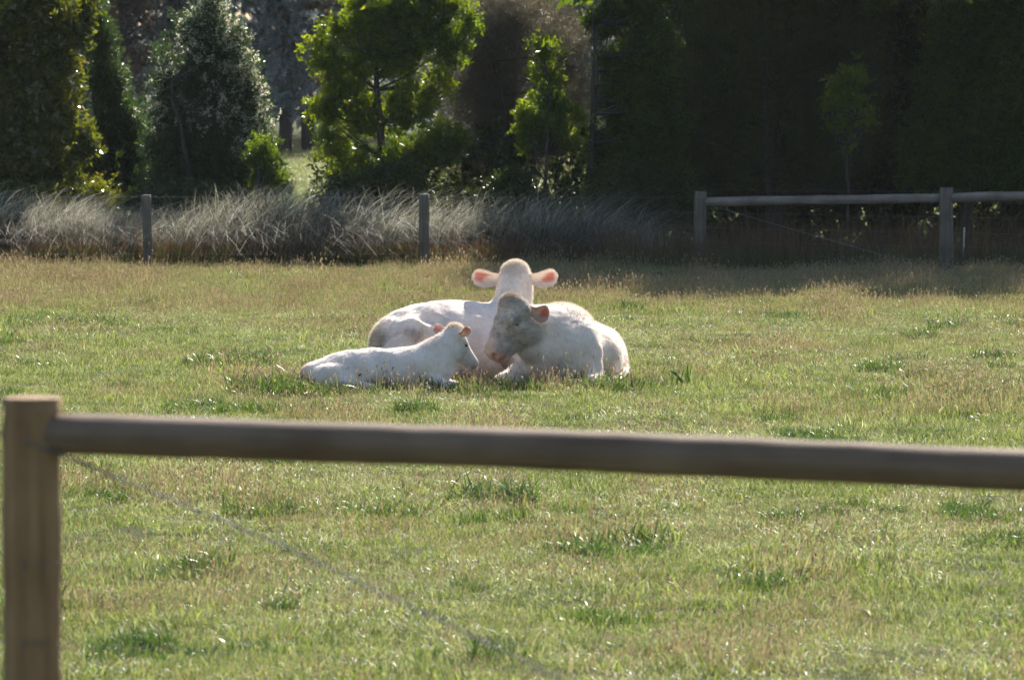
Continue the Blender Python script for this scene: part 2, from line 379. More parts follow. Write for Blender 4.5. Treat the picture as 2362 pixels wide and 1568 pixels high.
# tussocks that stand out from the short grass
tuss_l = {
    'dark green grass tussock lit from behind, between near rail and right frame corner': (1815, 1205, .9),
    'upright grass tussock right beside the dark one below the near rail': (1940, 1190, .6),
    'blue-green mounded tussock upper right below the shaded strip': (2120, 780, 1.1),
    'spiky bright-edged tussock in the middle of the right-hand pasture': (2030, 860, 1.2),
    'broad green tussock near the right edge above the rail': (2290, 835, 1.2),
    'dense grass tussock in front of the calf, touching the near rail line': (960, 945, 1.1),
    'small dark tussock just left of the cow\'s rump': (830, 775, 1.0),
    'dark shaggy tussock low in the left foreground beside the near post': (330, 1500, 1.0),
    'small dark tussock in the left foreground below the diagonal wire': (650, 1410, .6),
    'wispy bluish tussock at the far right edge of the paddock': (2345, 750, .9),
    'green tussock right behind the lying bull': (1440, 745, .8),
    'small tussock between bull and right-hand pasture': (1545, 825, .7)}
tmesh = []
for q in range(3):
    a = blades(330, .19, .08, .26, .008, .32, .9, 5, seed=200 + q); c = blades(240, .27, .05, .16, .006, .4, .7, 3, seed=210 + q)
    me = clump_mesh('tussock_blades', [(a[:3], 4), (c[:3], 0)], GM); tmesh.append(me)
for k, (lab, (xd, yd, s)) in enumerate(tuss_l.items()):
    Y = FD * CAM_H / (yd + 6 - 37.8); p = W(xd, yd, Y)
    o = link('grass_tussock', tmesh[k % 3], None, (p[0], Y, float(ground_z(p[0], Y))), (0, 0, k * 1.3)); o.scale = (s, s, s * .85)
    tag(o, lab, 'grass tussock', 'green tussocks standing out of the paddock')

# ------------------------------------------------------------------ trees
def leafcloud(cent, n_per, spread, ln, wd, up=0.0, seed=0, tone=None, per_spray=14, slen=.14):
    """one triangle per leaf; leaves sit along short twigs (sprays), sprays gather into tufts round the given centres"""
    r = np.random.default_rng(seed); m = len(cent); ns_ = max(1, n_per // per_spray)
    sp = np.asarray(spread, float) if np.ndim(spread) else np.array([spread, spread, spread * .85])
    sc = np.repeat(cent, ns_, 0) + r.normal(size=(m * ns_, 3)) * sp
    sd = r.normal(size=(m * ns_, 3)) * .6; sd[:, 2] += up + .15; sd /= np.linalg.norm(sd, axis=1)[:, None]
    n = m * ns_ * per_spray
    D = np.repeat(sd, per_spray, 0)
    c = np.repeat(sc, per_spray, 0) + D * (r.random(n) * slen)[:, None] + r.normal(size=(n, 3)) * .014
    d = r.normal(size=(n, 3)) * .75 + D * .7; d /= np.linalg.norm(d, axis=1)[:, None]
    s = np.cross(d, r.normal(size=(n, 3))); s /= np.linalg.norm(s, axis=1)[:, None]
    L_ = (ln * 1.3 * r.uniform(.6, 1.4, n))[:, None]; W_ = (wd * 1.6 * r.uniform(.6, 1.4, n))[:, None]
    v = np.stack([c, c + d * L_ * .6 + s * W_ * .55, c + d * L_ - s * W_ * .25], 1).reshape(-1, 3)
    f = np.arange(3 * n).reshape(-1, 3)
    t = np.repeat(tone if tone is not None else r.random(m), ns_ * per_spray) * .4 + np.repeat(r.random(m * ns_), per_spray) * .25 + r.random(n) * .35
    return v, f, t

def lobe_centres(lobes, Y, num, seed, shell=.5, shrink=.10):
    r = np.random.default_rng(seed); out = []; A = []
    for (xd, yd, rx, rz, *rest) in lobes:
        k = ppm(Y); a = max(.08, rx / k - shrink); b = max(.08, rz / k - shrink); A.append((a * b) ** .9 * a ** .3)
    A = np.array(A) / np.sum(A)
    for w_, (xd, yd, rx, rz, *rest) in zip(A, lobes):
        dy = rest[0] if rest else 0.0
        c = W(xd, yd, Y + dy); k = ppm(Y + dy); a = max(.08, rx / k - shrink); b = max(.08, rz / k - shrink); ry = min(a * .75, 1.2)
        n = max(5, int(num * w_))
        d = r.normal(size=(n, 3)); d /= np.linalg.norm(d, axis=1)[:, None]
        rad = shell + (1 - shell) * r.random(n) ** .6
        rad *= 1 + .17 * r.normal(size=n)
        stray = r.random(n) < .10; rad = np.where(stray, r.uniform(.95, 1.35, n), rad)
        out.append(c + d * rad[:, None] * np.array([a, ry, b]))
    return np.vstack(out)

def tree(name, label, base, lobes, Y, leafmat, per_m3=30, n_per=45, spread=.10, ln=.055, wd=.024, up=.2, seed=1, stems=1,
         stem_r=.07, barkm=None, twigs=60, group=None, cat='tree', extra=None, shell=.5, tall=None):
    base = np.array([base, Y]) if np.ndim(base) == 0 else base
    bp = W(base[0], 610, Y); root = thing(name, label, cat, (bp[0], Y, float(ground_z(bp[0], Y)) - .03), group)
    org = np.array(root.location)
    r = np.random.default_rng(seed)
    cent = lobe_centres(lobes, Y, per_m3 * 1000 // n_per, seed, shell)
    cent = cent[cent[:, 2] > .12]
    core = lobe_centres([q for q in lobes if min(q[2], q[3]) > 52] or lobes[:1], Y, per_m3 * 18 // 28 if per_m3 > 35 else 4, seed + 3, .05, .34); core = core[core[:, 2] > .12]
    parts = [leafcloud(cent, n_per, spread, ln, wd, up, seed), leafcloud(core, 28, .12, max(.10, ln), max(wd * 1.2, .03), up, seed + 4)]
    allc = cent
    if tall:     # the part of the crown above the picture: it only casts shade, larger leaves
        H0, H1, rx, num = tall
        z = r.uniform(H0, H1, num); q = np.sqrt(r.random(num)) * rx * np.clip(1.15 - (z - H0) / (H1 - H0) * .75, .2, 1); a = r.uniform(0, 6.28, num)
        tc = np.stack([org[0] + q * np.cos(a), org[1] + q * np.sin(a), z], -1)
        parts.append(leafcloud(tc, 28, .22, .17, .085, up, seed + 5)); allc = np.vstack([cent, tc])
    V = []; F = []; T = []; o = 0
    for v, f, tt in parts: V.append(v); F.append(f + o); T.append(tt); o += len(v)
    crown = link('crown', mesh(name + '_crown', np.vstack(V) - org, np.vstack(F), leafmat, False, {'tone': ('FACE', 'FLOAT', np.concatenate(T))}), root)
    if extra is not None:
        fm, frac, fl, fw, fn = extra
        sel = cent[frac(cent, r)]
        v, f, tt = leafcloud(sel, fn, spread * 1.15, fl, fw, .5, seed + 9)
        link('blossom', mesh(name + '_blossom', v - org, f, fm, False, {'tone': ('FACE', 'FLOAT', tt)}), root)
    # trunk, limbs and twigs
    top = allc[np.argsort(allc[:, 2])[-max(3, len(allc) // 30):]].mean(0); top = top if not tall else np.array([org[0], org[1], tall[1] * .9])
    tubes = []
    for s in range(stems):
        off = np.array([r.normal(0, .12) * (stems > 1), r.normal(0, .1) * (stems > 1), 0])
        tp = top + (np.array([r.normal(0, .25), r.normal(0, .2), -r.random() * .8]) if stems > 1 else 0)
        tp = tp - np.array([0, 0, .5 * (stems > 1)])
        k = 9; tt = np.linspace(0, 1, k)[:, None]
        path = org + off * (1 + tt * 2) + (tp - org) * tt + np.cumsum(r.normal(0, .05, (k, 3)), 0) * np.array([1, 1, 0])
        path[0] = org + off; path[0, 2] -= .1
        tubes.append((path, np.interp(tt[:, 0], [0, .08, 1], [stem_r * 1.25, stem_r, .012])))
    tv = [tube(p_, r_, 8, True, .05) for p_, r_ in tubes]
    pick = cent[r.choice(len(cent), min(twigs, len(cent)), replace=False)]
    for c in pick:
        p_, r_ = tubes[r.integers(len(tubes))]
        zt = max(.3, min(c[2] - .25 * np.linalg.norm(c[:2] - org[:2]) - .25, p_[-1, 2]))
        j = np.argmin(abs(p_[:, 2] - zt)); a = p_[j]
        mid = a * .45 + c * .55 + np.array([r.normal(0, .07), r.normal(0, .07), -.10])
        tv.append(tube([a, mid, c], [min(.022, r_[j] * .6), .011, .004], 4, False))
    v, f = merge(tv)
    link('trunk', mesh(name + '_trunk', v - org, f, barkm or M_bark, True), root)
    return root

M_olive = leaf_mat('olive_leaves', [(0, (.025, .04, .008)), (.5, (.06, .08, .014)), (1, (.12, .12, .02))], (3.2, 2.8, .5), .42, .22, .9, .5)
M_bright = leaf_mat('bright_leaves', [(0, (.02, .045, .010)), (.5, (.05, .09, .014)), (1, (.11, .14, .018))], (4.6, 3.7, .4), .55, .3, .7, .6)
M_conif = leaf_mat('fine_dark_foliage', [(0, (.015, .03, .012)), (.5, (.035, .055, .02)), (1, (.07, .10, .03))], (1.8, 2.2, .8), .38, .35, .5, .7)
M_bloss = leaf_mat('cream_blossom', [(0, (.35, .35, .25)), (.5, (.6, .58, .46)), (1, (.8, .8, .7))], (1.2, 1.2, 1.1), .5, .6, .3, 1)
M_feath = leaf_mat('feathery_grey', [(0, (.06, .055, .043)), (.5, (.14, .13, .10)), (1, (.27, .25, .20))], (1.3, 1.2, .9), .35, .5, .4, .6)
M_wattle = leaf_mat('dark_wattle', [(0, (.012, .017, .007)), (.5, (.06, .072, .028)), (1, (.14, .15, .055))], (1.6, 1.7, .7), .35, .45, .3, .6)
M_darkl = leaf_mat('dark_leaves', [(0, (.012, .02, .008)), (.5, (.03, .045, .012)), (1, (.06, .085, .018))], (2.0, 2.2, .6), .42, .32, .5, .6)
M_young = leaf_mat('young_leaves', [(0, (.07, .10, .012)), (.5, (.13, .17, .02)), (1, (.22, .24, .03))], (2.6, 2.3, .4), .5, .3, .5, .6)
M_leafy = leaf_mat('leafy_green', [(0, (.015, .03, .008)), (.5, (.04, .065, .014)), (1, (.085, .12, .02))], (3.0, 3.0, .5), .48, .32, .5, .6)
M_rustleaf = leaf_mat('rusty_leaves', [(0, (.06, .065, .06)), (.55, (.12, .11, .09)), (.8, (.30, .17, .10)), (1, (.36, .18, .10))], (1.4, 1.1, .8), .4, .4, .5, .5)
M_forest_hazed = leaf_mat('far_leaves_hazed', [(0, (.10, .12, .13)), (.5, (.20, .225, .24)), (1, (.38, .41, .42))], (1.1, 1.15, 1.15), .4, .5, .4, .4)  # paler, bluer leaves: the haze of distance put into their colour

tree('evergreen_tree', 'big rounded olive-green evergreen tree at the left edge with glinting leaves', 60,
     [(80, 90, 105, 100), (60, 10, 110, 80), (165, 60, 55, 60), (195, 20, 40, 45), (50, 230, 110, 90), (135, 190, 55, 50), (150, 270, 55, 45), (178, 345, 52, 65), (60, 360, 110, 100, -.3), (140, 425, 50, 45, -.3), (100, 300, 60, 50, -.4), (-80, 200, 120, 220), (-60, 420, 100, 90)],
     103.0, M_olive, 80, 154, .075, .080, .032, .1, 11, 2, .10, twigs=50, tall=(3.7, 4.9, .9, 40))
tree('bushy_tree', 'ragged green tree with pale sprigs between the left evergreen and the cone-shaped tree', 255,
     [(232, 110, 32, 70), (245, 200, 45, 70), (270, 290, 55, 70), (255, 370, 70, 70), (290, 400, 50, 60), (215, 60, 35, 60), (310, 330, 30, 60)],
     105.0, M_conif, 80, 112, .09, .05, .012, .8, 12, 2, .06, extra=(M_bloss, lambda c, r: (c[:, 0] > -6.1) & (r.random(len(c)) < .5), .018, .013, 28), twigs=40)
tree('conical_tree', 'tall cone-shaped tree with cream blossom down its sunlit right side', 480,
     [(480, 20, 38, 75), (470, 90, 62, 75), (545, 95, 30, 50), (500, 160, 85, 80), (575, 210, 32, 75), (430, 220, 75, 90), (540, 260, 75, 85), (380, 330, 55, 110), (470, 350, 110, 110), (590, 330, 38, 95), (600, 400, 45, 60), (410, 420, 85, 70), (530, 420, 95, 60), (380, 130, 25, 50), (395, 240, 28, 60)],
     103.4, M_conif, 135, 154, .08, .045, .013, .8, 13, 3, .07,
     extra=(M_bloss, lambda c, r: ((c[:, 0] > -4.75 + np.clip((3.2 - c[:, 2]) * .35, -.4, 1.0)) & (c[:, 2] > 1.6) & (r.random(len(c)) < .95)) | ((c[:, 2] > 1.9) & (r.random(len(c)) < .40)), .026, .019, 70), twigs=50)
tree('low_bush', 'fresh green bush at the foot of the cone-shaped tree beside the bright gap', 625,
     [(610, 400, 30, 60), (635, 430, 30, 35), (600, 360, 18, 45)], 102.3, M_bright, 14, 98, .08, .045, .014, .7, 14, 2, .012, twigs=20, cat='bush')
tree('broadleaf_tree', 'yellow-green broadleaf tree glowing in the sun at the middle of the tree line', 885,
     [(735, 120, 38, 45), (770, 70, 35, 38), (740, 165, 36, 40), (850, 30, 55, 60), (920, 30, 75, 70), (1010, 20, 65, 70), (1085, 60, 32, 45), (800, 170, 60, 70), (900, 140, 70, 70), (1000, 110, 75, 60), (760, 260, 55, 60), (850, 270, 60, 60), (950, 250, 70, 70), (1030, 200, 35, 50), (770, 350, 45, 50), (1000, 340, 60, 60), (920, 370, 70, 50), (820, 390, 60, 40), (1060, 330, 35, 45), (880, 60, 110, 60, .3)],
     103.6, M_bright, 66, 140, .07, .058, .026, .35, 15, 1, .085, twigs=90, tall=(4.0, 4.5, 1.0, 20))
tree('twiggy_tree', 'grey-brown twiggy tree with sparse feathery branches right of the glowing broadleaf', 1190,
     [(1130, 110, 95, 120), (1200, 50, 85, 80), (1105, 240, 90, 90), (1180, 220, 60, 110), (1290, 180, 60, 110), (1140, 340, 90, 80), (1240, 330, 90, 70), (1100, 390, 60, 40), (1330, 260, 50, 90), (1320, 110, 50, 60)],
     105.2, M_feath, 55, 84, (.22, .16, .22), .16, .0062, 1.1, 16, 4, .035, M_bark, twigs=60)
tree('sapling', 'slim sapling with a glowing yellow-green tip standing on a thin dark stem', 1258,
     [(1255, 120, 20, 38), (1240, 170, 22, 25), (1275, 175, 25, 30), (1262, 225, 34, 32), (1215, 265, 28, 24), (1290, 250, 35, 28), (1325, 270, 28, 32), (1260, 290, 60, 36), (1215, 300, 30, 30), (1240, 340, 50, 28), (1300, 330, 45, 28)],
     102.4, M_bright, 22, 84, .055, .045, .020, .4, 17, 1, .03, twigs=110, cat='tree')
tree('leafy_tree', 'dark leafy tree with lit upper sprays just right of the slim sapling', 1450,
     [(1400, 55, 50, 40), (1455, 10, 70, 55), (1500, 110, 62, 60), (1420, 150, 42, 40), (1450, 215, 60, 50), (1520, 200, 45, 60), (1405, 250, 32, 32), (1480, 300, 80, 60), (1400, 345, 48, 40), (1550, 300, 40, 40), (1470, 380, 90, 45), (1530, 400, 60, 45)],
     103.2, M_leafy, 125, 154, .08, .05, .022, .3, 18, 2, .07, twigs=60, tall=(3.9, 5.0, 1.0, 50))
tree('feathery_tree', 'broad dark olive tree with soft feathery foliage behind the timber rail', 1790,
     [(1680, 150, 130, 140), (1800, 110, 160, 130), (1900, 190, 140, 130), (1640, 290, 110, 110), (1780, 300, 140, 110), (1930, 320, 130, 100), (1700, 400, 130, 60), (1860, 410, 140, 60), (1750, 30, 140, 80), (1950, 60, 100, 100)],
     104.2, M_wattle, 190, 126, (.12, .12, .20), .13, .0045, 1.1, 19, 4, .06, twigs=70, tall=(3.9, 13.0, 2.0, 480))
tree('young_sapling', 'small sapling with a yellow-green tip in front of the dark trees at right', 1950,
     [(1965, 175, 24, 22), (1940, 205, 30, 20), (1925, 240, 26, 18), (1975, 235, 28, 20), (1930, 290, 22, 34), (1990, 275, 20, 18), (1955, 330, 26, 26)],
     101.9, M_bright, 5, 70, .06, .045, .020, .3, 20, 1, .022, twigs=60)
tree('dense_tree', 'dense dark tree filling the right edge behind the rail fence', 2230,
     [(2260, 60, 110, 110), (2180, 180, 80, 100), (2300, 210, 120, 120), (2200, 320, 110, 90), (2330, 340, 110, 90), (2150, 400, 90, 60), (2280, 420, 120, 50), (2400, 120, 100, 130), (2440, 320, 90, 140)],
     103.4, M_leafy, 150, 112, .10, .05, .022, .3, 21, 3, .08, twigs=60, tall=(3.9, 15.0, 2.1, 560))
for k, (xd, Y, H, num, lab) in enumerate([
        (1720, 107.5, 5.6, 120, 'shaded tall tree behind the leafy tree, right of centre'),
        (1800, 109.0, 14, 500, 'shaded tall tree behind the broad feathery tree'),
        (2060, 107.0, 16.5, 600, 'shaded tall tree behind the little yellow-tipped sapling'),
        (2350, 108.0, 17, 600, 'shaded tall tree deep behind the right edge of the tree line'),
        (2700, 104.5, 16, 600, 'tall tree just outside the right edge of the tree line')]):
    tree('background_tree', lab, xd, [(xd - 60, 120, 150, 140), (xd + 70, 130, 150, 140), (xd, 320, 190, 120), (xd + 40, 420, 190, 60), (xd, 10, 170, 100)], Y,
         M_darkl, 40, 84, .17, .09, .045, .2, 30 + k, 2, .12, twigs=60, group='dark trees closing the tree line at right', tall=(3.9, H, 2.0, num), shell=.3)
r_u = np.random.default_rng(55)
# low shrubs along the foot of the tree line
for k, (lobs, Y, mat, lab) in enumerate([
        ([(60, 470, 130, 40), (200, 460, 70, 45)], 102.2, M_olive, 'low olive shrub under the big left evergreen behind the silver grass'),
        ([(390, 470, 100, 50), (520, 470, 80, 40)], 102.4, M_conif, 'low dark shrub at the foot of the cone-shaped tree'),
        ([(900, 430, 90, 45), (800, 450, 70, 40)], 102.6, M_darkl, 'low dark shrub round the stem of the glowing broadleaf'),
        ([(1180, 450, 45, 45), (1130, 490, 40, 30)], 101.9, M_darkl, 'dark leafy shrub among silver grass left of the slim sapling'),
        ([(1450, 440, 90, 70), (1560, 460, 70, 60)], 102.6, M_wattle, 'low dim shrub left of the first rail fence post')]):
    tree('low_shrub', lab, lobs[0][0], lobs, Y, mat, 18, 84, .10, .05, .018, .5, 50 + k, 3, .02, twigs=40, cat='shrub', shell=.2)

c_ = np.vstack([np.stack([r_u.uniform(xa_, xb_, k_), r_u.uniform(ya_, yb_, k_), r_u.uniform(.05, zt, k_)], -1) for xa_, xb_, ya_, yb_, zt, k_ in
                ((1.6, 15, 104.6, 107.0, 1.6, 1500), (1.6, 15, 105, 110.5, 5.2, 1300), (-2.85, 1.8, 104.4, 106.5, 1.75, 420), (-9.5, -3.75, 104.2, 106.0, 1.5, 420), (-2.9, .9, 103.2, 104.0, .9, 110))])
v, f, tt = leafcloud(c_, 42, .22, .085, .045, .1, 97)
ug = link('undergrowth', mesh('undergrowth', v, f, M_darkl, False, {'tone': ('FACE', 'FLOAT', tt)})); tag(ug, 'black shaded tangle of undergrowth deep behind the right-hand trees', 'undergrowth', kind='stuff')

# far wood seen through the gaps
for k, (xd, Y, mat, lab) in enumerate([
        (180, 186, M_forest_hazed, 'hazy distant gum tree behind the big left evergreen'),
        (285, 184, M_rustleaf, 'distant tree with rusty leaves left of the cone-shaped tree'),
        (390, 190, M_forest_hazed, 'hazy distant tree hidden partly by the cone-shaped tree'),
        (655, 181, M_forest_hazed, 'distant tree whose dark trunk stands in the bright gap, left one'),
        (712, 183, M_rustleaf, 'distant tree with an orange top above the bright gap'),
        (600, 196, M_forest_hazed, 'hazy distant tree right behind the cone-shaped tree'),
        (800, 190, M_forest_hazed, 'hazy distant tree behind the glowing broadleaf'),
        (1140, 186, M_forest_hazed, 'hazy distant tree above the twiggy grey tree'),
        (1300, 192, M_forest_hazed, 'hazy distant tree behind the slim sapling')]):
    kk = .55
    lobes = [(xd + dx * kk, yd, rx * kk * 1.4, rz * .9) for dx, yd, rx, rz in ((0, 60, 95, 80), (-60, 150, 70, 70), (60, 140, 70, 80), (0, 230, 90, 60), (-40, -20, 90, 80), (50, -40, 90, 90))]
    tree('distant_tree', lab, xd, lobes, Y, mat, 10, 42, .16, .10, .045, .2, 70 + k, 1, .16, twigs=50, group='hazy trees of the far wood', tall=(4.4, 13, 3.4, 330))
# solid dim backdrop of the wood: undivided mass of foliage
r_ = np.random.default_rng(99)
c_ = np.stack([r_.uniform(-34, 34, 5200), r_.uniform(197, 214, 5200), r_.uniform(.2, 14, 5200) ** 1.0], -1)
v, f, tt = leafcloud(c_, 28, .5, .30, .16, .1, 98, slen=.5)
far = link('far_wood', mesh('far_wood', v, f, M_forest_hazed, False, {'tone': ('FACE', 'FLOAT', tt)})); tag(far, 'dim bluish mass of the wood far beyond the paddock', 'wood', kind='stuff')

# ------------------------------------------------------------------ fences
M_oldwood = wood_mat('weathered_grey_wood', (.09, .075, .065), (.19, .165, .14))
M_oldrail = wood_mat('weathered_grey_rail', (.15, .13, .11), (.29, .255, .22), 'X')
M_pine = wood_mat('treated_pine_post', (.20, .115, .055), (.36, .225, .115))
M_pinerail = wood_mat('treated_pine_rail', (.14, .095, .065), (.26, .19, .14), 'X')

def log(name, p0, p1, r0, r1, mat, parent, segs=24, n=24, wob=.01, lump=.012):
    """round log from p0 to p1 with a slightly uneven surface; its own axis frame keeps the grain along it"""
    p0 = np.array(p0, float); p1 = np.array(p1, float); Ld = np.linalg.norm(p1 - p0); horiz = abs(p1[2] - p0[2]) < Ld * .7
    t = np.linspace(0, 1, segs)
    ax = np.stack([t * Ld, np.cumsum(rng.normal(0, wob * .3, segs)), np.cumsum(rng.normal(0, wob * .3, segs))], -1) if horiz else np.stack([np.cumsum(rng.normal(0, wob * .2, segs)), np.cumsum(rng.normal(0, wob * .2, segs)), t * Ld], -1)
    c = (1 if horiz else 0); 
    for q in ((1, 2) if horiz else (0, 1)): ax[:, q] -= t * ax[-1, q]
    rad = r0 + (r1 - r0) * t + rng.normal(0, lump * .15, segs)
    # chamfered ends
    ax = np.vstack([ax[:1], ax[:1] + (ax[1] - ax[0]) * .02, ax[1:-1], ax[-1:] - (ax[-1] - ax[-2]) * .02, ax[-1:]]); rad = np.concatenate([[rad[0] * .94], rad[:1], rad[1:-1], rad[-1:], [rad[-1] * .94]])
    v, f = tube(ax, rad, n, True, lump * .5)
    me = mesh(name, v, f, mat, True)
    o = link(name, me, parent)
    d = Vector(p1 - p0).normalized()
    q = (Vector((1, 0, 0)) if horiz else Vector((0, 0, 1))).rotation_difference(d)
    par = np.array(parent.location)
    o.rotation_mode = 'QUATERNION'; o.rotation_quaternion = q; o.location = p0 - par
    # flat shading at the sawn ends
    return o
def wire(parent, pts, r=.0018, mat=None, name='wire', n=5):
    v, f = tube(pts, r, n, False); return link(name, mesh(name, v - np.array(parent.location), f, mat or M_wire, True), parent)

# far fence
ff = thing('far_fence', 'weathered wire fence with grey timber posts and round top rails below the tree line', 'fence', (0, 99, 0))
def fpost(xd, ytop, Y, d, label=None, lean=0.0):
    t_ = W(xd, ytop, Y); g = float(ground_z(t_[0], Y))
    o = log('post', (t_[0] + lean, Y, g - .15), (t_[0], Y, t_[2]), d / 2 * 1.03, d / 2, M_oldwood, ff, 10, 18, .006)
    if label: o['label'] = label
    return t_
pA = fpost(337, 450, 98.75, .135, 'slim dark timber post among the silver grass at left', .03)
pB = fpost(978, 448, 98.75, .15, 'slim dark timber post at the middle of the fence')
pC = fpost(1616, 442, 98.6, .178, 'thick grey post carrying the left end of the rail', -.02)
pD = fpost(2182, 433, 96.4, .19, 'thick grey post between the two rails')
pE = fpost(2790, 425, 94.0, .19)
pZ = fpost(-330, 452, 98.75, .14)
def frail(xa_, ya_, Ya, xb_, yb_, Yb, d):
    log('rail', W(xa_, ya_, Ya), W(xb_, yb_, Yb), d / 2, d / 2 * .97, M_oldrail, ff, 22, 20, .01)
frail(1628, 466, 98.6, 2170, 457, 96.5, .135)
frail(2194, 455, 96.4, 2782, 447, 94.0, .13)
for z in (1.02, .80, .58, .38, .2):
    P = [(pZ[0], 98.68, z), (pA[0], 98.675, z), ((pA[0] + pB[0]) / 2, 98.67, z - .012), (pB[0], 98.67, z), ((pC[0] + pB[0]) / 2, 98.6, z - .012), (pC[0], 98.50, z), (pD[0], 96.3, z), (pE[0], 93.9, z)]
    wire(ff, P, .0022, M_blackwire)
wire(ff, [W(1640, 475, 98.5), W(2040, 590, 96.9)], .0028, M_wire, 'brace_wire')
wire(ff, [(pC[0], 98.75, 1.12), (pD[0], 96.35, 1.16), (pE[0], 93.95, 1.2)], .0022, M_blackwire)
ms = W(2221, 525, 98.9)
st = link('marker_stake', mesh('marker_stake', *tube([(ms[0], 98.9, -.1), (ms[0] + .01, 98.9, ms[2] - .13), (ms[0] + .015, 98.9, ms[2])], [.012, .014, .014], 8), plain('white_plastic', (.55, .53, .5), .5, vary=.1), True))
tag(st, 'thin pale marker stake in the grass right of the thick post', 'stake')

# near fence, out of focus
NY = 20.6
nf = thing('near_fence', 'blurred round timber post and rail fence across the foreground', 'fence', (0, NY, 1.2))
np_t = W(73, 916, NY); pr = .0885
npz = float(ground_z(np_t[0], NY))
log('post', (np_t[0], NY, npz - .2), (np_t[0], NY, np_t[2]), pr * 1.02, pr, M_pine, nf, 30, 40, .004, .010)
ra = W(105, 998, NY); rb = W(2361, 1082, NY); dirr = (rb - ra) / np.linalg.norm(rb - ra)
rend = ra + dirr * 3.95
log('rail', ra + np.array([0, -.02, 0]), rend + np.array([0, -.02, 0]), .0605, .064, M_pinerail, nf, 40, 40, .004, .006)
gz2 = float(ground_z(rend[0], NY))
log('post', (rend[0] + .06, NY, gz2 - .2), (rend[0] + .06, NY, rend[2] + .12), pr, pr, M_pine, nf, 20, 30, .004)
for z in (1299, 1482, 1650):
    a = W(73, z, NY - pr); bz = a.copy(); bz[0] = rend[0] + .06; bz[2] -= .2
    ln = a.copy(); ln[0] -= pr + .003; ln[1] += pr * .9
    P = [ln + [-.9, 0, 0]] + [ln, a + [-.06, .02, 0], a + [0, -.003, 0], a + [.06, .02, 0]] + [a + (bz - a) * .5 + [0, 0, -.01], bz]
    wire(nf, P, .0009, M_blackwire)
    for sx in (-.02, .03):
        wire(nf, [a + [sx, -.004, .016], a + [sx, -.009, .004], a + [sx, -.009, -.004], a + [sx, -.004, -.016]], .0024, M_blackwire, 'staple')
# diagonal brace wire: two strands twisted together
a = W(-14, 996, NY - .02); b_ = W(62, 1018, NY - pr - .006); c_ = W(150, 1052, NY - pr * .7); e_ = W(640, 1252, NY - .05); g_ = W(1080, 1460, NY - .05); h_ = W(1420, 1628, NY - .05)
key = np.array([a, b_, c_, e_, g_, h_]); seg = np.concatenate([[0], np.cumsum(np.linalg.norm(np.diff(key, axis=0), axis=1))])
s_ = np.linspace(0, seg[-1], 260); base = np.stack([np.interp(s_, seg, key[:, q]) for q in range(3)], -1)
for ph in (0, np.pi):
    off = .004 * np.stack([np.cos(s_ * 55 + ph) * .4, np.sin(s_ * 55 + ph), np.cos(s_ * 55 + ph)], -1)
    wire(nf, base + off, .0026, M_blackwire, 'twisted_wire', 6)

# ------------------------------------------------------------------ animals: blended volumes meshed as one skin
def ell(c, r, col=None, ax=None, k=.06, sub=False):
    return dict(t='e', c=np.array(c, float), r=np.array(r, float), col=col, ax=np.array(ax if ax is not None else np.eye(3), float), k=k, sub=sub)
def cap(a, b, ra, rb, col=None, k=.06):
    return dict(t='c', a=np.array(a, float), b=np.array(b, float), ra=ra, rb=rb, col=col, k=k, sub=False)
def yaw(deg, pitch=0):
    a = math.radians(deg); b = math.radians(pitch)
    X = np.array([math.cos(a) * math.cos(b), math.sin(a) * math.cos(b), math.sin(b)]); Yv = np.array([-math.sin(a), math.cos(a), 0]); return np.array([X, Yv, np.cross(X, Yv)])
def dist(p, P):
    if p['t'] == 'e':
        q = (P - p['c']) @ p['ax'].T
        k0 = np.linalg.norm(q / p['r'], axis=-1); k1 = np.linalg.norm(q / p['r'] ** 2, axis=-1) + 1e-9
        return k0 * (k0 - 1) / k1
    ab = p['b'] - p['a']; t = np.clip(((P - p['a']) @ ab) / (ab @ ab), 0, 1)
    return np.linalg.norm(P - p['a'] - t[..., None] * ab, axis=-1) - (p['ra'] + (p['rb'] - p['ra']) * t)
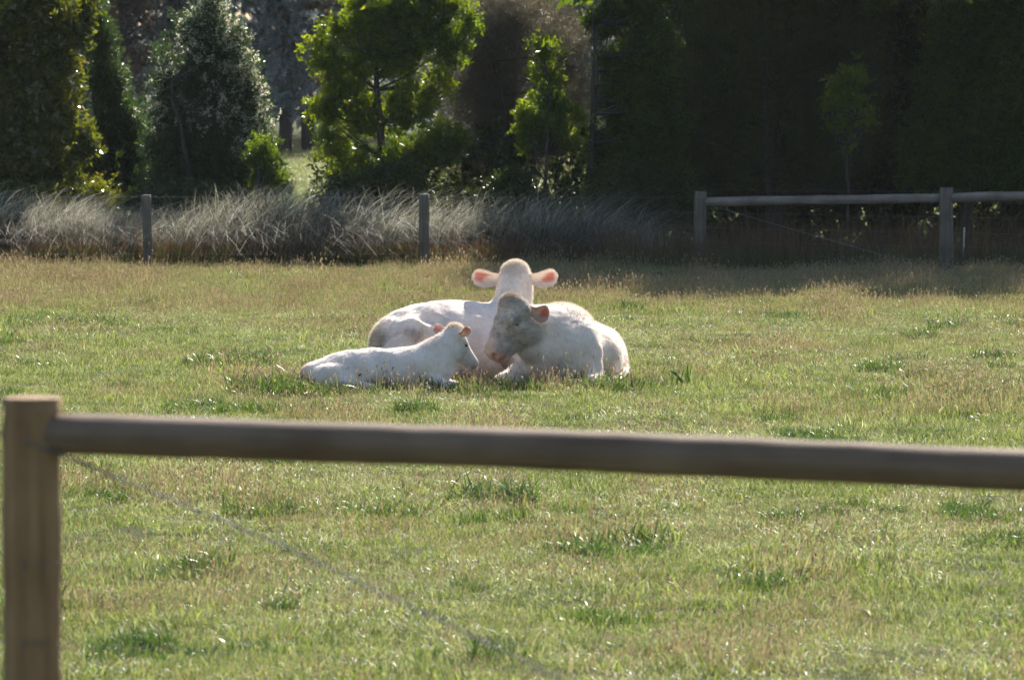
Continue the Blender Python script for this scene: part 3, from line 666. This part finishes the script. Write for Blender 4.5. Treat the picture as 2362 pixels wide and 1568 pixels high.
def skin(prims, vox=.013, base_col=(.7, .62, .56)):
    lo = np.min([(p['c'] - p['r'].max()) if p['t'] == 'e' else np.minimum(p['a'] - p['ra'], p['b'] - p['rb']) for p in prims if not p['sub']], 0) - .08
    hi = np.max([(p['c'] + p['r'].max()) if p['t'] == 'e' else np.maximum(p['a'] + p['ra'], p['b'] + p['rb']) for p in prims if not p['sub']], 0) + .08
    ax = [np.arange(lo[q], hi[q], vox) for q in range(3)]; n = [len(a) for a in ax]
    D = np.full(n, 1.0, np.float32)
    for p in prims:
        k = p['k']; mg = k + .03
        if p['t'] == 'e': l = p['c'] - p['r'].max() - mg; h = p['c'] + p['r'].max() + mg
        else: l = np.minimum(p['a'] - p['ra'], p['b'] - p['rb']) - mg; h = np.maximum(p['a'] + p['ra'], p['b'] + p['rb']) + mg
        s = [slice(max(0, int((l[q] - lo[q]) / vox)), min(n[q], int((h[q] - lo[q]) / vox) + 2)) for q in range(3)]
        P = np.stack(np.meshgrid(ax[0][s[0]], ax[1][s[1]], ax[2][s[2]], indexing='ij'), -1)
        d = dist(p, P); cur = D[s[0], s[1], s[2]]
        if p['sub']:
            nd = -d; hh = np.clip(.5 + .5 * (cur - nd) / k, 0, 1); D[s[0], s[1], s[2]] = -(-(cur * hh + nd * (1 - hh)) - k * hh * (1 - hh)) if False else (cur * hh + nd * (1 - hh) + k * hh * (1 - hh))
        else:
            hh = np.clip(.5 + .5 * (cur - d) / k, 0, 1); D[s[0], s[1], s[2]] = cur * (1 - hh) + d * hh - k * hh * (1 - hh)
    # surface nets
    ins = D < 0
    cs = np.zeros([q - 1 for q in n], int)
    for dx in (0, 1):
        for dy in (0, 1):
            for dz in (0, 1): cs += ins[dx:n[0] - 1 + dx, dy:n[1] - 1 + dy, dz:n[2] - 1 + dz]
    act = (cs > 0) & (cs < 8); ids = -np.ones(act.shape, int); I = np.argwhere(act); ids[act] = np.arange(len(I))
    acc = np.zeros((len(I), 3)); cnt = np.zeros(len(I))
    corners = [np.array(c) for c in np.ndindex(2, 2, 2)]
    for c0 in corners:
        for q in range(3):
            if c0[q]: continue
            c1 = c0.copy(); c1[q] = 1
            a = D[tuple((I + c0).T)]; b = D[tuple((I + c1).T)]; m_ = (a < 0) != (b < 0)
            t = np.where(m_, a / (a - b + 1e-12), 0)
            pt = I + c0 + t[:, None] * (c1 - c0); acc += np.where(m_[:, None], pt, 0); cnt += m_
    v = acc / cnt[:, None] * vox + lo
    F = []
    for q in range(3):
        q1, q2 = (q + 1) % 3, (q + 2) % 3
        sa = [slice(None)] * 3; sb = [slice(None)] * 3; sa[q] = slice(0, n[q] - 1); sb[q] = slice(1, n[q])
        A = ins[tuple(sa)]; Bq = ins[tuple(sb)]; E = np.argwhere(A != Bq)
        E = E[(E[:, q1] > 0) & (E[:, q2] > 0) & (E[:, q1] < n[q1] - 1) & (E[:, q2] < n[q2] - 1)]
        fl = A[tuple(E.T)]
        def cell(o1, o2):
            J = E.copy(); J[:, q1] -= o1; J[:, q2] -= o2; return ids[tuple(J.T)]
        Qd = np.stack([cell(1, 1), cell(0, 1), cell(0, 0), cell(1, 0)], -1)
        Qd[~fl] = Qd[~fl][:, ::-1]; F.append(Qd)
    F = np.vstack(F); F = F[(F >= 0).all(1)]
    # vertex normals, light smoothing
    for it in range(2):
        av = np.zeros_like(v); ct = np.zeros(len(v))
        for a_, b__ in ((0, 1), (1, 2), (2, 3), (3, 0)):
            np.add.at(av, F[:, a_], v[F[:, b__]]); np.add.at(ct, F[:, a_], 1)
        v = v * .5 + .5 * av / ct[:, None]
    nrm = np.zeros_like(v); fn = np.cross(v[F[:, 2]] - v[F[:, 0]], v[F[:, 3]] - v[F[:, 1]])
    for a_ in range(4): np.add.at(nrm, F[:, a_], fn)
    nrm /= np.linalg.norm(nrm, axis=1)[:, None] + 1e-9
    w = np.full(len(v), .02); col = np.tile(np.array(base_col), (len(v), 1)) * w[:, None]
    for p in prims:
        if p['sub'] and p['col'] is None: continue
        d = np.abs(dist(p, v)) if p['sub'] else dist(p, v)
        ww = np.exp(-np.clip(d, -.01, None) / (.020 if p['col'] is not None else .02)) * (1.0 if p['col'] is None else 3.5)
        c = np.array(p['col'] if p['col'] is not None else base_col)
        col += c * ww[:, None]; w += ww
    return v, F, nrm, col / w[:, None]

def fur_mat(name, sss=0.0, rough=.75):
    m, t, ns, L = nt(name)
    at = N(ns, 'ShaderNodeAttribute', _attribute_name='coat'); tc = ns.new('ShaderNodeTexCoord')
    mp = ns.new('ShaderNodeMapping'); mp.inputs['Scale'].default_value = (1, 1, .35); L.new(tc.outputs['Object'], mp.inputs['Vector'])
    nz = N(ns, 'ShaderNodeTexNoise', Scale=42.0, Detail=5.0, Roughness=.65); L.new(mp.outputs[0], nz.inputs['Vector'])
    n2 = N(ns, 'ShaderNodeTexNoise', Scale=5.0, Detail=4.0); L.new(tc.outputs['Object'], n2.inputs['Vector'])
    r1 = ramp(ns, [(.3, (.88, .86, .84)), (.6, (1, 1, 1))]); L.new(nz.outputs[0], r1.inputs[0])
    r2 = ramp(ns, [(.34, (.86, .81, .77)), (.58, (1, 1, 1))]); L.new(n2.outputs[0], r2.inputs[0])
    a = N(ns, 'ShaderNodeMix', _data_type='RGBA', _blend_type='MULTIPLY'); a.inputs[0].default_value = 1; L.new(at.outputs['Color'], a.inputs[6]); L.new(r1.outputs[0], a.inputs[7])
    b = N(ns, 'ShaderNodeMix', _data_type='RGBA', _blend_type='MULTIPLY'); b.inputs[0].default_value = .8; L.new(a.outputs[2], b.inputs[6]); L.new(r2.outputs[0], b.inputs[7])
    bp = N(ns, 'ShaderNodeBump', Strength=.6, Distance=.012); L.new(nz.outputs[0], bp.inputs['Height'])
    p = N(ns, 'ShaderNodeBsdfPrincipled', Roughness=rough); p.inputs['Specular IOR Level'].default_value = .2
    p.inputs['Sheen Weight'].default_value = .35; p.inputs['Sheen Roughness'].default_value = .5
    L.new(b.outputs[2], p.inputs['Base Color']); L.new(bp.outputs[0], p.inputs['Normal'])
    out = p.outputs[0]
    if sss:
        tr = ns.new('ShaderNodeBsdfTranslucent'); L.new(b.outputs[2], tr.inputs[0]); mx = N(ns, 'ShaderNodeMixShader', Fac=sss); L.new(out, mx.inputs[1]); L.new(tr.outputs[0], mx.inputs[2]); out = mx.outputs[0]
    o = ns.new('ShaderNodeOutputMaterial'); L.new(out, o.inputs[0]); return m
M_coat = fur_mat('coat'); M_ear = fur_mat('ear_skin', .35, .5); M_hair = fur_mat('hair', .35)
M_eye = plain('eye', (.015, .01, .008), .12, spec=.7, vary=.1)

def ear(root, tip, face, width, outc, inc, flare=1.0):
    """cupped double-walled ear; face = direction the open side looks"""
    root, tip, face = map(lambda q: np.array(q, float), (root, tip, face))
    Ld = np.linalg.norm(tip - root); d = (tip - root) / Ld; s = np.cross(d, face); s /= np.linalg.norm(s); nface = np.cross(s, d); 
    if nface @ face < 0: nface = -nface
    nu, nv_ = 16, 13; V = []; col = []
    for layer in (0, 1):
        for i in range(nu):
            t = i / (nu - 1); w = width * .5 * (np.interp(t, [0, .15, .35, .6, .82, .95, 1], [.56, .54, .66, .93, 1.0, .74, .25]))
            wu = width * .5 * np.interp(t, [0, .15, .35, .6, .82, .95, 1], [.55, .46, .48, .72, .84, .62, .2]); wl = width * .5 * np.interp(t, [0, .15, .35, .6, .82, .95, 1], [.55, .62, .95, 1.12, 1.0, .66, .2])
            for j in range(nv_):
                q = (j / (nv_ - 1) * 2 - 1); w = wu if (q * s[2] > 0) else wl; cup = (.55 * (1 - t) + .22) * w * 1.25
                edge = 1 - abs(q) ** 4
                pnt = root + d * Ld * t + s * w * q + nface * (cup * (q * q) - cup * .5) + nface * (.006 * edge if layer == 0 else -.006 * edge)
                V.append(pnt)
                if layer == 0:
                    rim = np.clip((abs(q) - .42) / .22, 0, 1); rim = max(rim, np.clip((t - .86) / .08, 0, 1), np.clip((.62 - .25 * q - t) / .16, 0, 1)); col.append(np.array(inc) * (1 - rim) + np.array(outc) * rim)
                else: col.append(np.array(outc))
    F = []
    for layer in (0, 1):
        o = layer * nu * nv_
        for i in range(nu - 1):
            for j in range(nv_ - 1):
                a = o + i * nv_ + j; q = [a, a + 1, a + nv_ + 1, a + nv_]; F.append(q if layer == 0 else q[::-1])
    return np.array(V), np.array(F), np.array(col)

def head(O, F_, U_, Sc, col, dark, nose, lean_w=1.0, nos=True):
    """bovine head in its own frame: f down the face, u out of the forehead, s sideways"""
    F_ = np.array(F_, float); F_ /= np.linalg.norm(F_); U_ = np.array(U_, float); U_ -= F_ * (U_ @ F_); U_ /= np.linalg.norm(U_); Sd = np.cross(F_, U_)
    A = np.array([F_, Sd, U_]); O = np.array(O, float)
    def g(f, s, u): return O + Sc * (f * F_ + s * lean_w * Sd + u * lean_w * U_)
    def e(f, s, u, r, c=col, k=.035, sub=False): return ell(g(f, s, u), np.array([r[0], r[1] * lean_w, r[2] * lean_w]) * Sc, c, A, k * Sc, sub)
    P = [e(.05, 0, -.075, (.13, .125, .115)), e(-.01, 0, -.045, (.05, .085, .055)), e(.14, 0, -.055, (.17, .118, .075), dark),
         cap(g(.20, 0, -.075), g(.44, 0, -.07), .085 * Sc * lean_w, .066 * Sc * lean_w, dark, .04 * Sc),
         cap(g(.16, 0, -.20), g(.46, 0, -.150), .078 * Sc * lean_w, .045 * Sc * lean_w, dark, .04 * Sc),
         e(.475, 0, -.085, (.068, .085, .070), dark), e(.505, 0, -.095, (.040, .074, .055), nose, .02), e(.49, 0, -.16, (.045, .055, .030), nose, .02)]
    for s in (-1, 1):
        P += [e(.155, s * .060, -.165, (.135, .062, .130), dark), e(.165, s * .098, -.040, (.055, .030, .030), dark, .025),
              e(.35, s * .045, -.11, (.10, .035, .05), dark, .03), e(.20, s * .112, -.105, (.06, .02, .02), dark, .02)]
        if nos: P += [e(.525, s * .047, -.075, (.026, .018, .021), (.07, .02, .018), .010, True), e(.497, s * .06, -.130, (.05, .035, .008), (.20, .09, .07), .008, True)]
        P += [e(.192, s * .126, -.066, (.036, .014, .010), (.10, .075, .06), .010, True)]
    return P, g, A

def hairs(v, nrm, col, F, n, ln, flow, seed, wid=.0028, lift=.45, where=None):
    r = np.random.default_rng(seed)
    fa = np.linalg.norm(np.cross(v[F[:, 2]] - v[F[:, 0]], v[F[:, 3]] - v[F[:, 1]]), axis=1)
    if where is not None: fa = fa * where(v[F[:, 0]])
    fi = r.choice(len(F), n, p=fa / fa.sum()); a, b = r.random((2, n)); q = F[fi]
    P = (v[q[:, 0]] * (1 - a)[:, None] + v[q[:, 1]] * a[:, None]) * (1 - b)[:, None] + (v[q[:, 3]] * (1 - a)[:, None] + v[q[:, 2]] * a[:, None]) * b[:, None]
    nn = nrm[q[:, 0]]; cc = col[q[:, 0]]
    fl = np.array(flow, float)[None] + r.normal(0, .3, (n, 3)); fl -= nn * (fl * nn).sum(1)[:, None]; fl /= np.linalg.norm(fl, axis=1)[:, None] + 1e-9
    d = fl * (1 - lift) + nn * lift * r.uniform(.4, 1.3, n)[:, None]; d /= np.linalg.norm(d, axis=1)[:, None]
    L_ = ln * r.uniform(.5, 1.4, n); s = np.cross(d, r.normal(size=(n, 3))); s /= np.linalg.norm(s, axis=1)[:, None]
    V = np.stack([P - s * wid / 2 - nn * .002, P + s * wid / 2 - nn * .002, P + d * L_[:, None]], 1).reshape(-1, 3)
    return V, np.arange(3 * n).reshape(-1, 3), np.repeat(cc * r.uniform(.85, 1.1, n)[:, None], 3, 0)

def animal(name, label, cat, loc, prims, ears, base_col, flow, nhair, hair_len, eyes, vox=.013, seed=0, tufts=(), mottle=None):
    root = thing(name, label, cat, loc)
    v, F, nrm, col = skin(prims, vox, base_col)
    r = np.random.default_rng(seed)
    disp = (vnoise(v[:, 0] + v[:, 1] * .7, v[:, 2] + v[:, 1] * .7, .13, seed + 1) - .5) * .014 + (vnoise(v[:, 0] - v[:, 1], v[:, 2] + v[:, 0] * .4, .035, seed + 2) - .5) * .006
    v = v + nrm * disp[:, None]
    # coat marks: grass and mud stains low on the body, mottled dirt where mottle says so
    st_ = vnoise(v[:, 0] * 1.0 + v[:, 1] * .6, v[:, 2] + v[:, 1] * .5, .07, seed + 5)
    low = np.clip((.26 - v[:, 2]) / .22, 0, 1) * np.clip((st_ - .30) * 2.0, 0, 1) * .55
    col = col * (1 - low[:, None]) + np.array([.50, .40, .27]) * low[:, None]
    if mottle is not None:
        mc, mr, ms_ = mottle
        g_ = np.exp(-((v - np.array(mc)) ** 2).sum(1) / mr ** 2) * ms_
        n_ = vnoise(v[:, 0] + v[:, 1] * .8, v[:, 2] - v[:, 1] * .3, .045, seed + 6) * .6 + vnoise(v[:, 0] - v[:, 1], v[:, 2] * 1.3, .018, seed + 7) * .4
        col = col * (1 + g_ * (n_ - .5) * 2.2)[:, None].clip(.25, 1.7)
    col = col * (.93 + .14 * vnoise(v[:, 0] + v[:, 1], v[:, 2] * .5, .09, seed + 8))[:, None]
    Vs = [v]; Fs = [F]; Cs = [col]; mi = [np.zeros(len(F), np.int32)]; o = len(v)
    for e in ears:
        ev, ef, ec = ear(*e); Vs.append(ev); Fs.append(ef + o); Cs.append(ec); mi.append(np.ones(len(ef), np.int32)); o += len(ev)
    me = mesh(name + '_body', np.vstack(Vs), np.vstack(Fs), [M_coat, M_ear], True, {'coat': ('POINT', 'FLOAT_COLOR', np.vstack(Cs))})
    me.polygons.foreach_set('material_index', np.concatenate(mi)); link('body', me, root)
    H = [hairs(v, nrm, col, F, nhair, hair_len, flow, seed + 3)]
    for k, (tc_, tr_, tl_, tn_, tcol_) in enumerate(tufts):
        tc_ = np.array(tc_, float)
        H.append(hairs(v, nrm, np.tile(np.array(tcol_, float), (len(v), 1)), F, tn_, tl_, flow, seed + 30 + k, .0035, .7, lambda p_: np.exp(-((p_ - tc_) ** 2).sum(1) / tr_ ** 2)))
    for k, e in enumerate(ears):          # fringe round each ear
        ev, ef, ec = ear(*e); en = np.cross(ev[ef[:, 1]] - ev[ef[:, 0]], ev[ef[:, 3]] - ev[ef[:, 0]]); en /= np.linalg.norm(en, axis=1)[:, None] + 1e-9
        vn = np.zeros_like(ev); 
        for a_ in range(4): np.add.at(vn, ef[:, a_], en)
        rv = ev.reshape(2, 16, 13, 3); mid = rv.mean((0, 2)); out = (rv - mid[None, :, None]).reshape(-1, 3); out /= np.linalg.norm(out, axis=1)[:, None] + 1e-9
        wgt = lambda p_: 1.0
        cen = ev.mean(0)
        hv, hf, hc = hairs(ev, out, np.tile(np.array(e[4]), (len(ev), 1)), ef, 700, hair_len * 1.2, (0, 0, -.3), seed + 10 + k, .0028, .8)
        base_d = np.abs(((hv[::3] - mid.mean(0))))
        H.append((hv, hf, hc))
    V = []; Ff = []; Cc = []; o = 0
    for hv, hf, hc in H: V.append(hv); Ff.append(hf + o); Cc.append(hc); o += len(hv)
    ho = link('coat_hair', mesh(name + '_coat_hair', np.vstack(V), np.vstack(Ff), M_hair, False, {'coat': ('POINT', 'FLOAT_COLOR', np.vstack(Cc))}), root)
    ho['kind'] = 'stuff'
    for c, rr in eyes:
        u_, w_ = np.meshgrid(np.linspace(0, 2 * np.pi, 14, endpoint=False), np.linspace(-np.pi / 2, np.pi / 2, 9))
        ev = np.stack([np.cos(w_) * np.cos(u_), np.cos(w_) * np.sin(u_), np.sin(w_)], -1).reshape(-1, 3) * rr + np.array(c)
        i = (np.arange(8)[:, None] * 14); j = np.arange(14)[None]
        link('eye', mesh('eye', ev, np.stack([i + j, i + (j + 1) % 14, i + 14 + (j + 1) % 14, i + 14 + j], -1).reshape(-1, 4), M_eye, True), root)
    return root

WHITE = (.86, .77, .71); CREAM = (.82, .72, .61); DIRT = (.36, .32, .275); PINK = (.66, .34, .27); EARIN = (.60, .21, .17)
# --- bull: chest to the camera, trunk receding to the right, head hanging to the left
BO = (.4435, 66.6, 0.0)
bw = (.82, .725, .665); bd = (.40, .36, .325)
P = [ell((.03, .42, .37), (.40, .52, .40), None, yaw(12)), ell((.24, .95, .31), (.39, .60, .32), None, yaw(12)), ell((.33, 1.40, .28), (.37, .42, .29)),
     ell((.00, .48, .58), (.13, .36, .235), None, yaw(82)), ell((-.10, .10, .22), (.27, .26, .21)), ell((.27, .18, .36), (.16, .22, .30), None, None, .045),
     ell((.52, 1.18, .20), (.185, .36, .22), None, None, .05), ell((.50, .85, .16), (.15, .25, .14)),
     cap((.05, .32, .52), (-.30, -.04, .60), .285, .215, None, .07), cap((-.02, .1, .40), (-.27, -.06, .44), .25, .16, None, .06),
     cap((-.24, -.06, .36), (-.10, -.08, .14), .10, .07, (.50, .41, .33), .06),  # dark throat fold: its crease shade put into the coat colour
     ell((-.06, -.12, .14), (.05, .05, .12), (.40, .26, .19), None, .04), ell((.02, -.10, .12), (.04, .05, .14), (.42, .32, .26), None, .03),
     # fore legs folded under the chest
     cap((.30, .12, .34), (.36, .02, .13), .125, .095, None, .05), cap((.36, .10, .11), (.33, -.22, .085), .085, .066, None, .04), cap((.33, -.22, .06), (.24, .06, .05), .055, .045, None, .03), cap((.24, .06, .045), (.20, .16, .045), .055, .05, (.2, .16, .12), .02),
     cap((-.24, .10, .24), (-.38, .02, .17), .11, .085, None, .05), cap((-.36, .04, .17), (-.56, -.10, .08), .085, .062, None, .04), cap((-.56, -.10, .06), (-.34, -.06, .05), .055, .045, None, .03), cap((-.34, -.06, .05), (-.25, -.05, .05), .055, .05, (.2, .16, .12), .02),
     # hind leg along the ground
     cap((.62, 1.2, .12), (.66, .72, .08), .10, .06, None, .04), cap((.66, .72, .07), (.58, .45, .05), .05, .045, None, .03), cap((.58, .45, .05), (.55, .36, .045), .055, .05, (.2, .16, .12), .02)]
bF = (-.47, -.28, -.83); bU = (-.75, -.48, .51)
hp, hg, hA = head((-.455, -.22, .865), bF, bU, 1.06, (.44, .40, .355), bd, (.75, .33, .24), 1.38)
P += hp
P += [ell((-.45, -.18, .86), (.10, .10, .06), (.5, .44, .38), None, .05), ell(hg(.07, 0, .0), (.055, .10, .05), (.32, .29, .26), hA, .03),
      ell(hg(.33, 0, -.02), (.08, .06, .03), (.52, .47, .42), hA, .03), ell(hg(.43, .03, -.10), (.045, .11, .07), (.76, .68, .61), hA, .03), ell(hg(.19, .02, -.215), (.12, .08, .06), (.33, .30, .235), hA, .03)]  # last one darkens beneath the jaw: fold shade put into the colour
sS = 1 if hA[1][0] > 0 else -1
eL = [((-.265, -.30, .775), (-.08, -.36, .755), (-.25, -.9, -.30), .19, (.50, .42, .37), (.50, .13, .12)), ((-.44, -.02, .80), (-.38, .19, .82), (-.5, -.3, -.3), .12, (.7, .6, .53), EARIN)]
animal('bull', 'big cream bull with a dirty grey face lying with its head hanging to the left', 'bull', BO, P, eL, bw, (0.1, .2, -1), 52000, .020,
       [(hg(.192, sS * .112, -.066), .012), (hg(.192, -sS * .112, -.066), .012)], .013, 3, tufts=[((-.47, -.2, .92), .09, .03, 2000, (.5, .44, .38)), ((.1, .4, .78), .2, .028, 2500, CREAM)], mottle=((-.50, -.30, .68), .26, .8))

# --- cow: lying behind, rump to the left, looking away with her ears out
CO = (.03, 68.3, 0.0)
y27 = yaw(24)
P = [ell((-.60, -.10, .37), (.66, .36, .40), None, y27), ell((-.12, .08, .41), (.42, .36, .37), None, y27), ell((-1.03, -.32, .36), (.43, .33, .325), None, y27),
     ell((-.72, -.13, .62), (.62, .15, .165), None, yaw(24, 2)), ell((-1.0, -.52, .56), (.09, .06, .07), None, None, .08), ell((-1.13, -.20, .60), (.09, .07, .06), None, None, .08),
     ell((-1.26, -.42, .44), (.14, .17, .17), None, y27, .06), ell((-1.02, -.60, .26), (.34, .17, .24), (.78, .66, .57), y27, .04),
     cap((-1.38, -.50, .48), (-1.36, -.62, .18), .035, .022, (.45, .36, .28), .03), ell((-1.36, -.60, .17), (.06, .05, .09), (.16, .11, .08), None, .02),
     ell((-.5, -.40, .26), (.45, .15, .23), (.78, .66, .60), y27, .08),
     cap((-.05, .10, .60), (0.0, .22, .92), .215, .165, None, .08), cap((0.0, .20, .80), (0.005, .25, 1.02), .165, .158, None, .06),
     ell((0.0, .22, .80), (.07, .12, .26), None, None, .05),
     cap((-.95, -.60, .12), (-.62, -.56, .09), .10, .07, (.6, .5, .42), .04), cap((-.62, -.56, .07), (-.80, -.66, .05), .05, .045, None, .03), ell((-.35, -.36, .10), (.25, .12, .11), (.48, .36, .27), None, .05),
     cap((.0, -.10, .22), (.15, -.22, .10), .11, .075, None, .04), cap((.15, -.22, .08), (.0, -.26, .05), .055, .045, None, .03), cap((.22, .35, .2), (.38, .6, .09), .1, .06, None, .04)]
hp, hg, hA = head((0.0, .27, 1.095), (0, .86, -.5), (0, .5, .86), .98, None, (.74, .65, .58), PINK, 1.15)
P += [ell((-.86, -.47, .63), (.10, .06, .05), None, y27, .07, True), cap((-1.30, -.585, .42), (-1.345, -.60, .26), .028, .02, (.12, .09, .08), .03)]
P += hp + [ell((0.0, .24, 1.10), (.120, .08, .06), CREAM, None, .04), ell((0, .20, 1.09), (.085, .06, .05), (.62, .48, .36), None, .03)]
eL = [((s * .115, .22, 1.0), (s * .43, .15, 1.03), (-s * .25, -.95, -.12), .19, (.86, .77, .70), (.60, .22, .18)) for s in (-1, 1)]
animal('cow', 'white cow lying behind the others, facing away with both ears spread', 'cow', CO, P, eL, WHITE, (-.6, -.2, -.8), 42000, .018,
       [(hg(.192, s * .112, -.066), .017) for s in (-1, 1)], .013, 23, tufts=[((0, .22, 1.16), .10, .024, 2500, CREAM), ((-1.3, -.45, .42), .12, .03, 1500, CREAM), ((-1.0, -.62, .42), .10, .03, 900, CREAM)])

# --- calf: lying in front at left, looking right and away
KO = ((1000 - 1180.5) / ppm(65.8), 65.8, 0.0)
kc = (.86, .775, .72)
P = [ell((-.62, .03, .215), (.50, .20, .205), None, yaw(-3)), ell((-.22, .0, .23), (.33, .19, .205)), ell((-1.02, .05, .165), (.26, .19, .165), None, yaw(-5)),
     ell((-.55, .03, .355), (.45, .08, .055), None, yaw(-3, 3), .06), ell((-.02, -.02, .25), (.20, .155, .215)), ell((-.92, -.11, .15), (.27, .11, .14), None, None, .04),
     ell((-1.20, .03, .20), (.08, .09, .08)), cap((-1.25, .0, .22), (-1.265, -.04, .08), .022, .018, (.7, .5, .38), .02), ell((-1.26, -.05, .07), (.03, .03, .06), (.55, .35, .22), None, .02),
     cap((-.08, .0, .30), (.19, .03, .53), .165, .105, None, .08), cap((.02, .0, .22), (.22, .03, .44), .125, .09, None, .06),
     cap((-.02, -.12, .16), (.06, -.15, .10), .075, .055, None, .04), cap((.0, -.14, .085), (.19, -.15, .065), .055, .04, None, .03), cap((.19, -.15, .045), (.02, -.2, .04), .032, .028, None, .02), cap((.02, -.2, .04), (-.05, -.2, .035), .035, .03, (.25, .18, .14), .02),
     cap((.02, .12, .12), (.22, .12, .06), .05, .038, None, .03), cap((.22, .12, .045), (.08, .16, .04), .032, .028, None, .02),
     cap((-.85, -.2, .1), (-.52, -.24, .06), .07, .04, None, .04), cap((-.52, -.24, .05), (-.75, -.28, .04), .035, .03, None, .02), cap((-.75, -.28, .04), (-.83, -.28, .035), .035, .03, (.25, .18, .14), .02)]
hp, hg, hA = head((.215, .04, .612), (.52, .34, -.76), (.60, .35, .60), .80, kc, (.72, .66, .62), (.50, .34, .32), 1.02)
P += hp + [ell((.215, .04, .625), (.07, .06, .035), (.72, .62, .52), None, .03)]
eL = [((.245, -.05, .555), (.345, -.12, .635), (.35, -.75, .05), .095, (.72, .55, .48), (.62, .27, .22)), ((.14, .10, .585), (-.005, .17, .63), (.1, -.9, .1), .10, (.78, .6, .54), (.66, .30, .26))]
animal('calf', 'small white calf lying in front of the cow, its head beside the bull', 'calf', KO, P, eL, kc, (-.8, 0, -.5), 30000, .014,
       [(hg(.192, s * .114, -.066), .013) for s in (-1, 1)], .011, 43, tufts=[((.21, .03, .68), .06, .025, 1200, CREAM), ((0, .0, .5), .10, .02, 1200, kc)])

# ------------------------------------------------------------------ haze
m, t, ns, L = nt('haze')
pv = ns.new('ShaderNodeVolumePrincipled'); pv.inputs['Density'].default_value = 0.00005; pv.inputs['Color'].default_value = (.86, .90, 1, 1); pv.inputs['Anisotropy'].default_value = .3
o = ns.new('ShaderNodeOutputMaterial'); L.new(pv.outputs[0], o.inputs['Volume'])
x0, x1, y0_, y1_, z0, z1 = -520, 520, -80, 720, -1.1, 19
hv = np.array([(x, y, z) for x in (x0, x1) for y in (y0_, y1_) for z in (z0, z1)])
hz = link('haze', mesh('haze', hv, np.array([(0, 1, 3, 2), (4, 6, 7, 5), (0, 4, 5, 1), (2, 3, 7, 6), (0, 2, 6, 4), (1, 5, 7, 3)]), m))
tag(hz, 'thin bluish morning haze over the whole paddock', 'haze', kind='stuff')
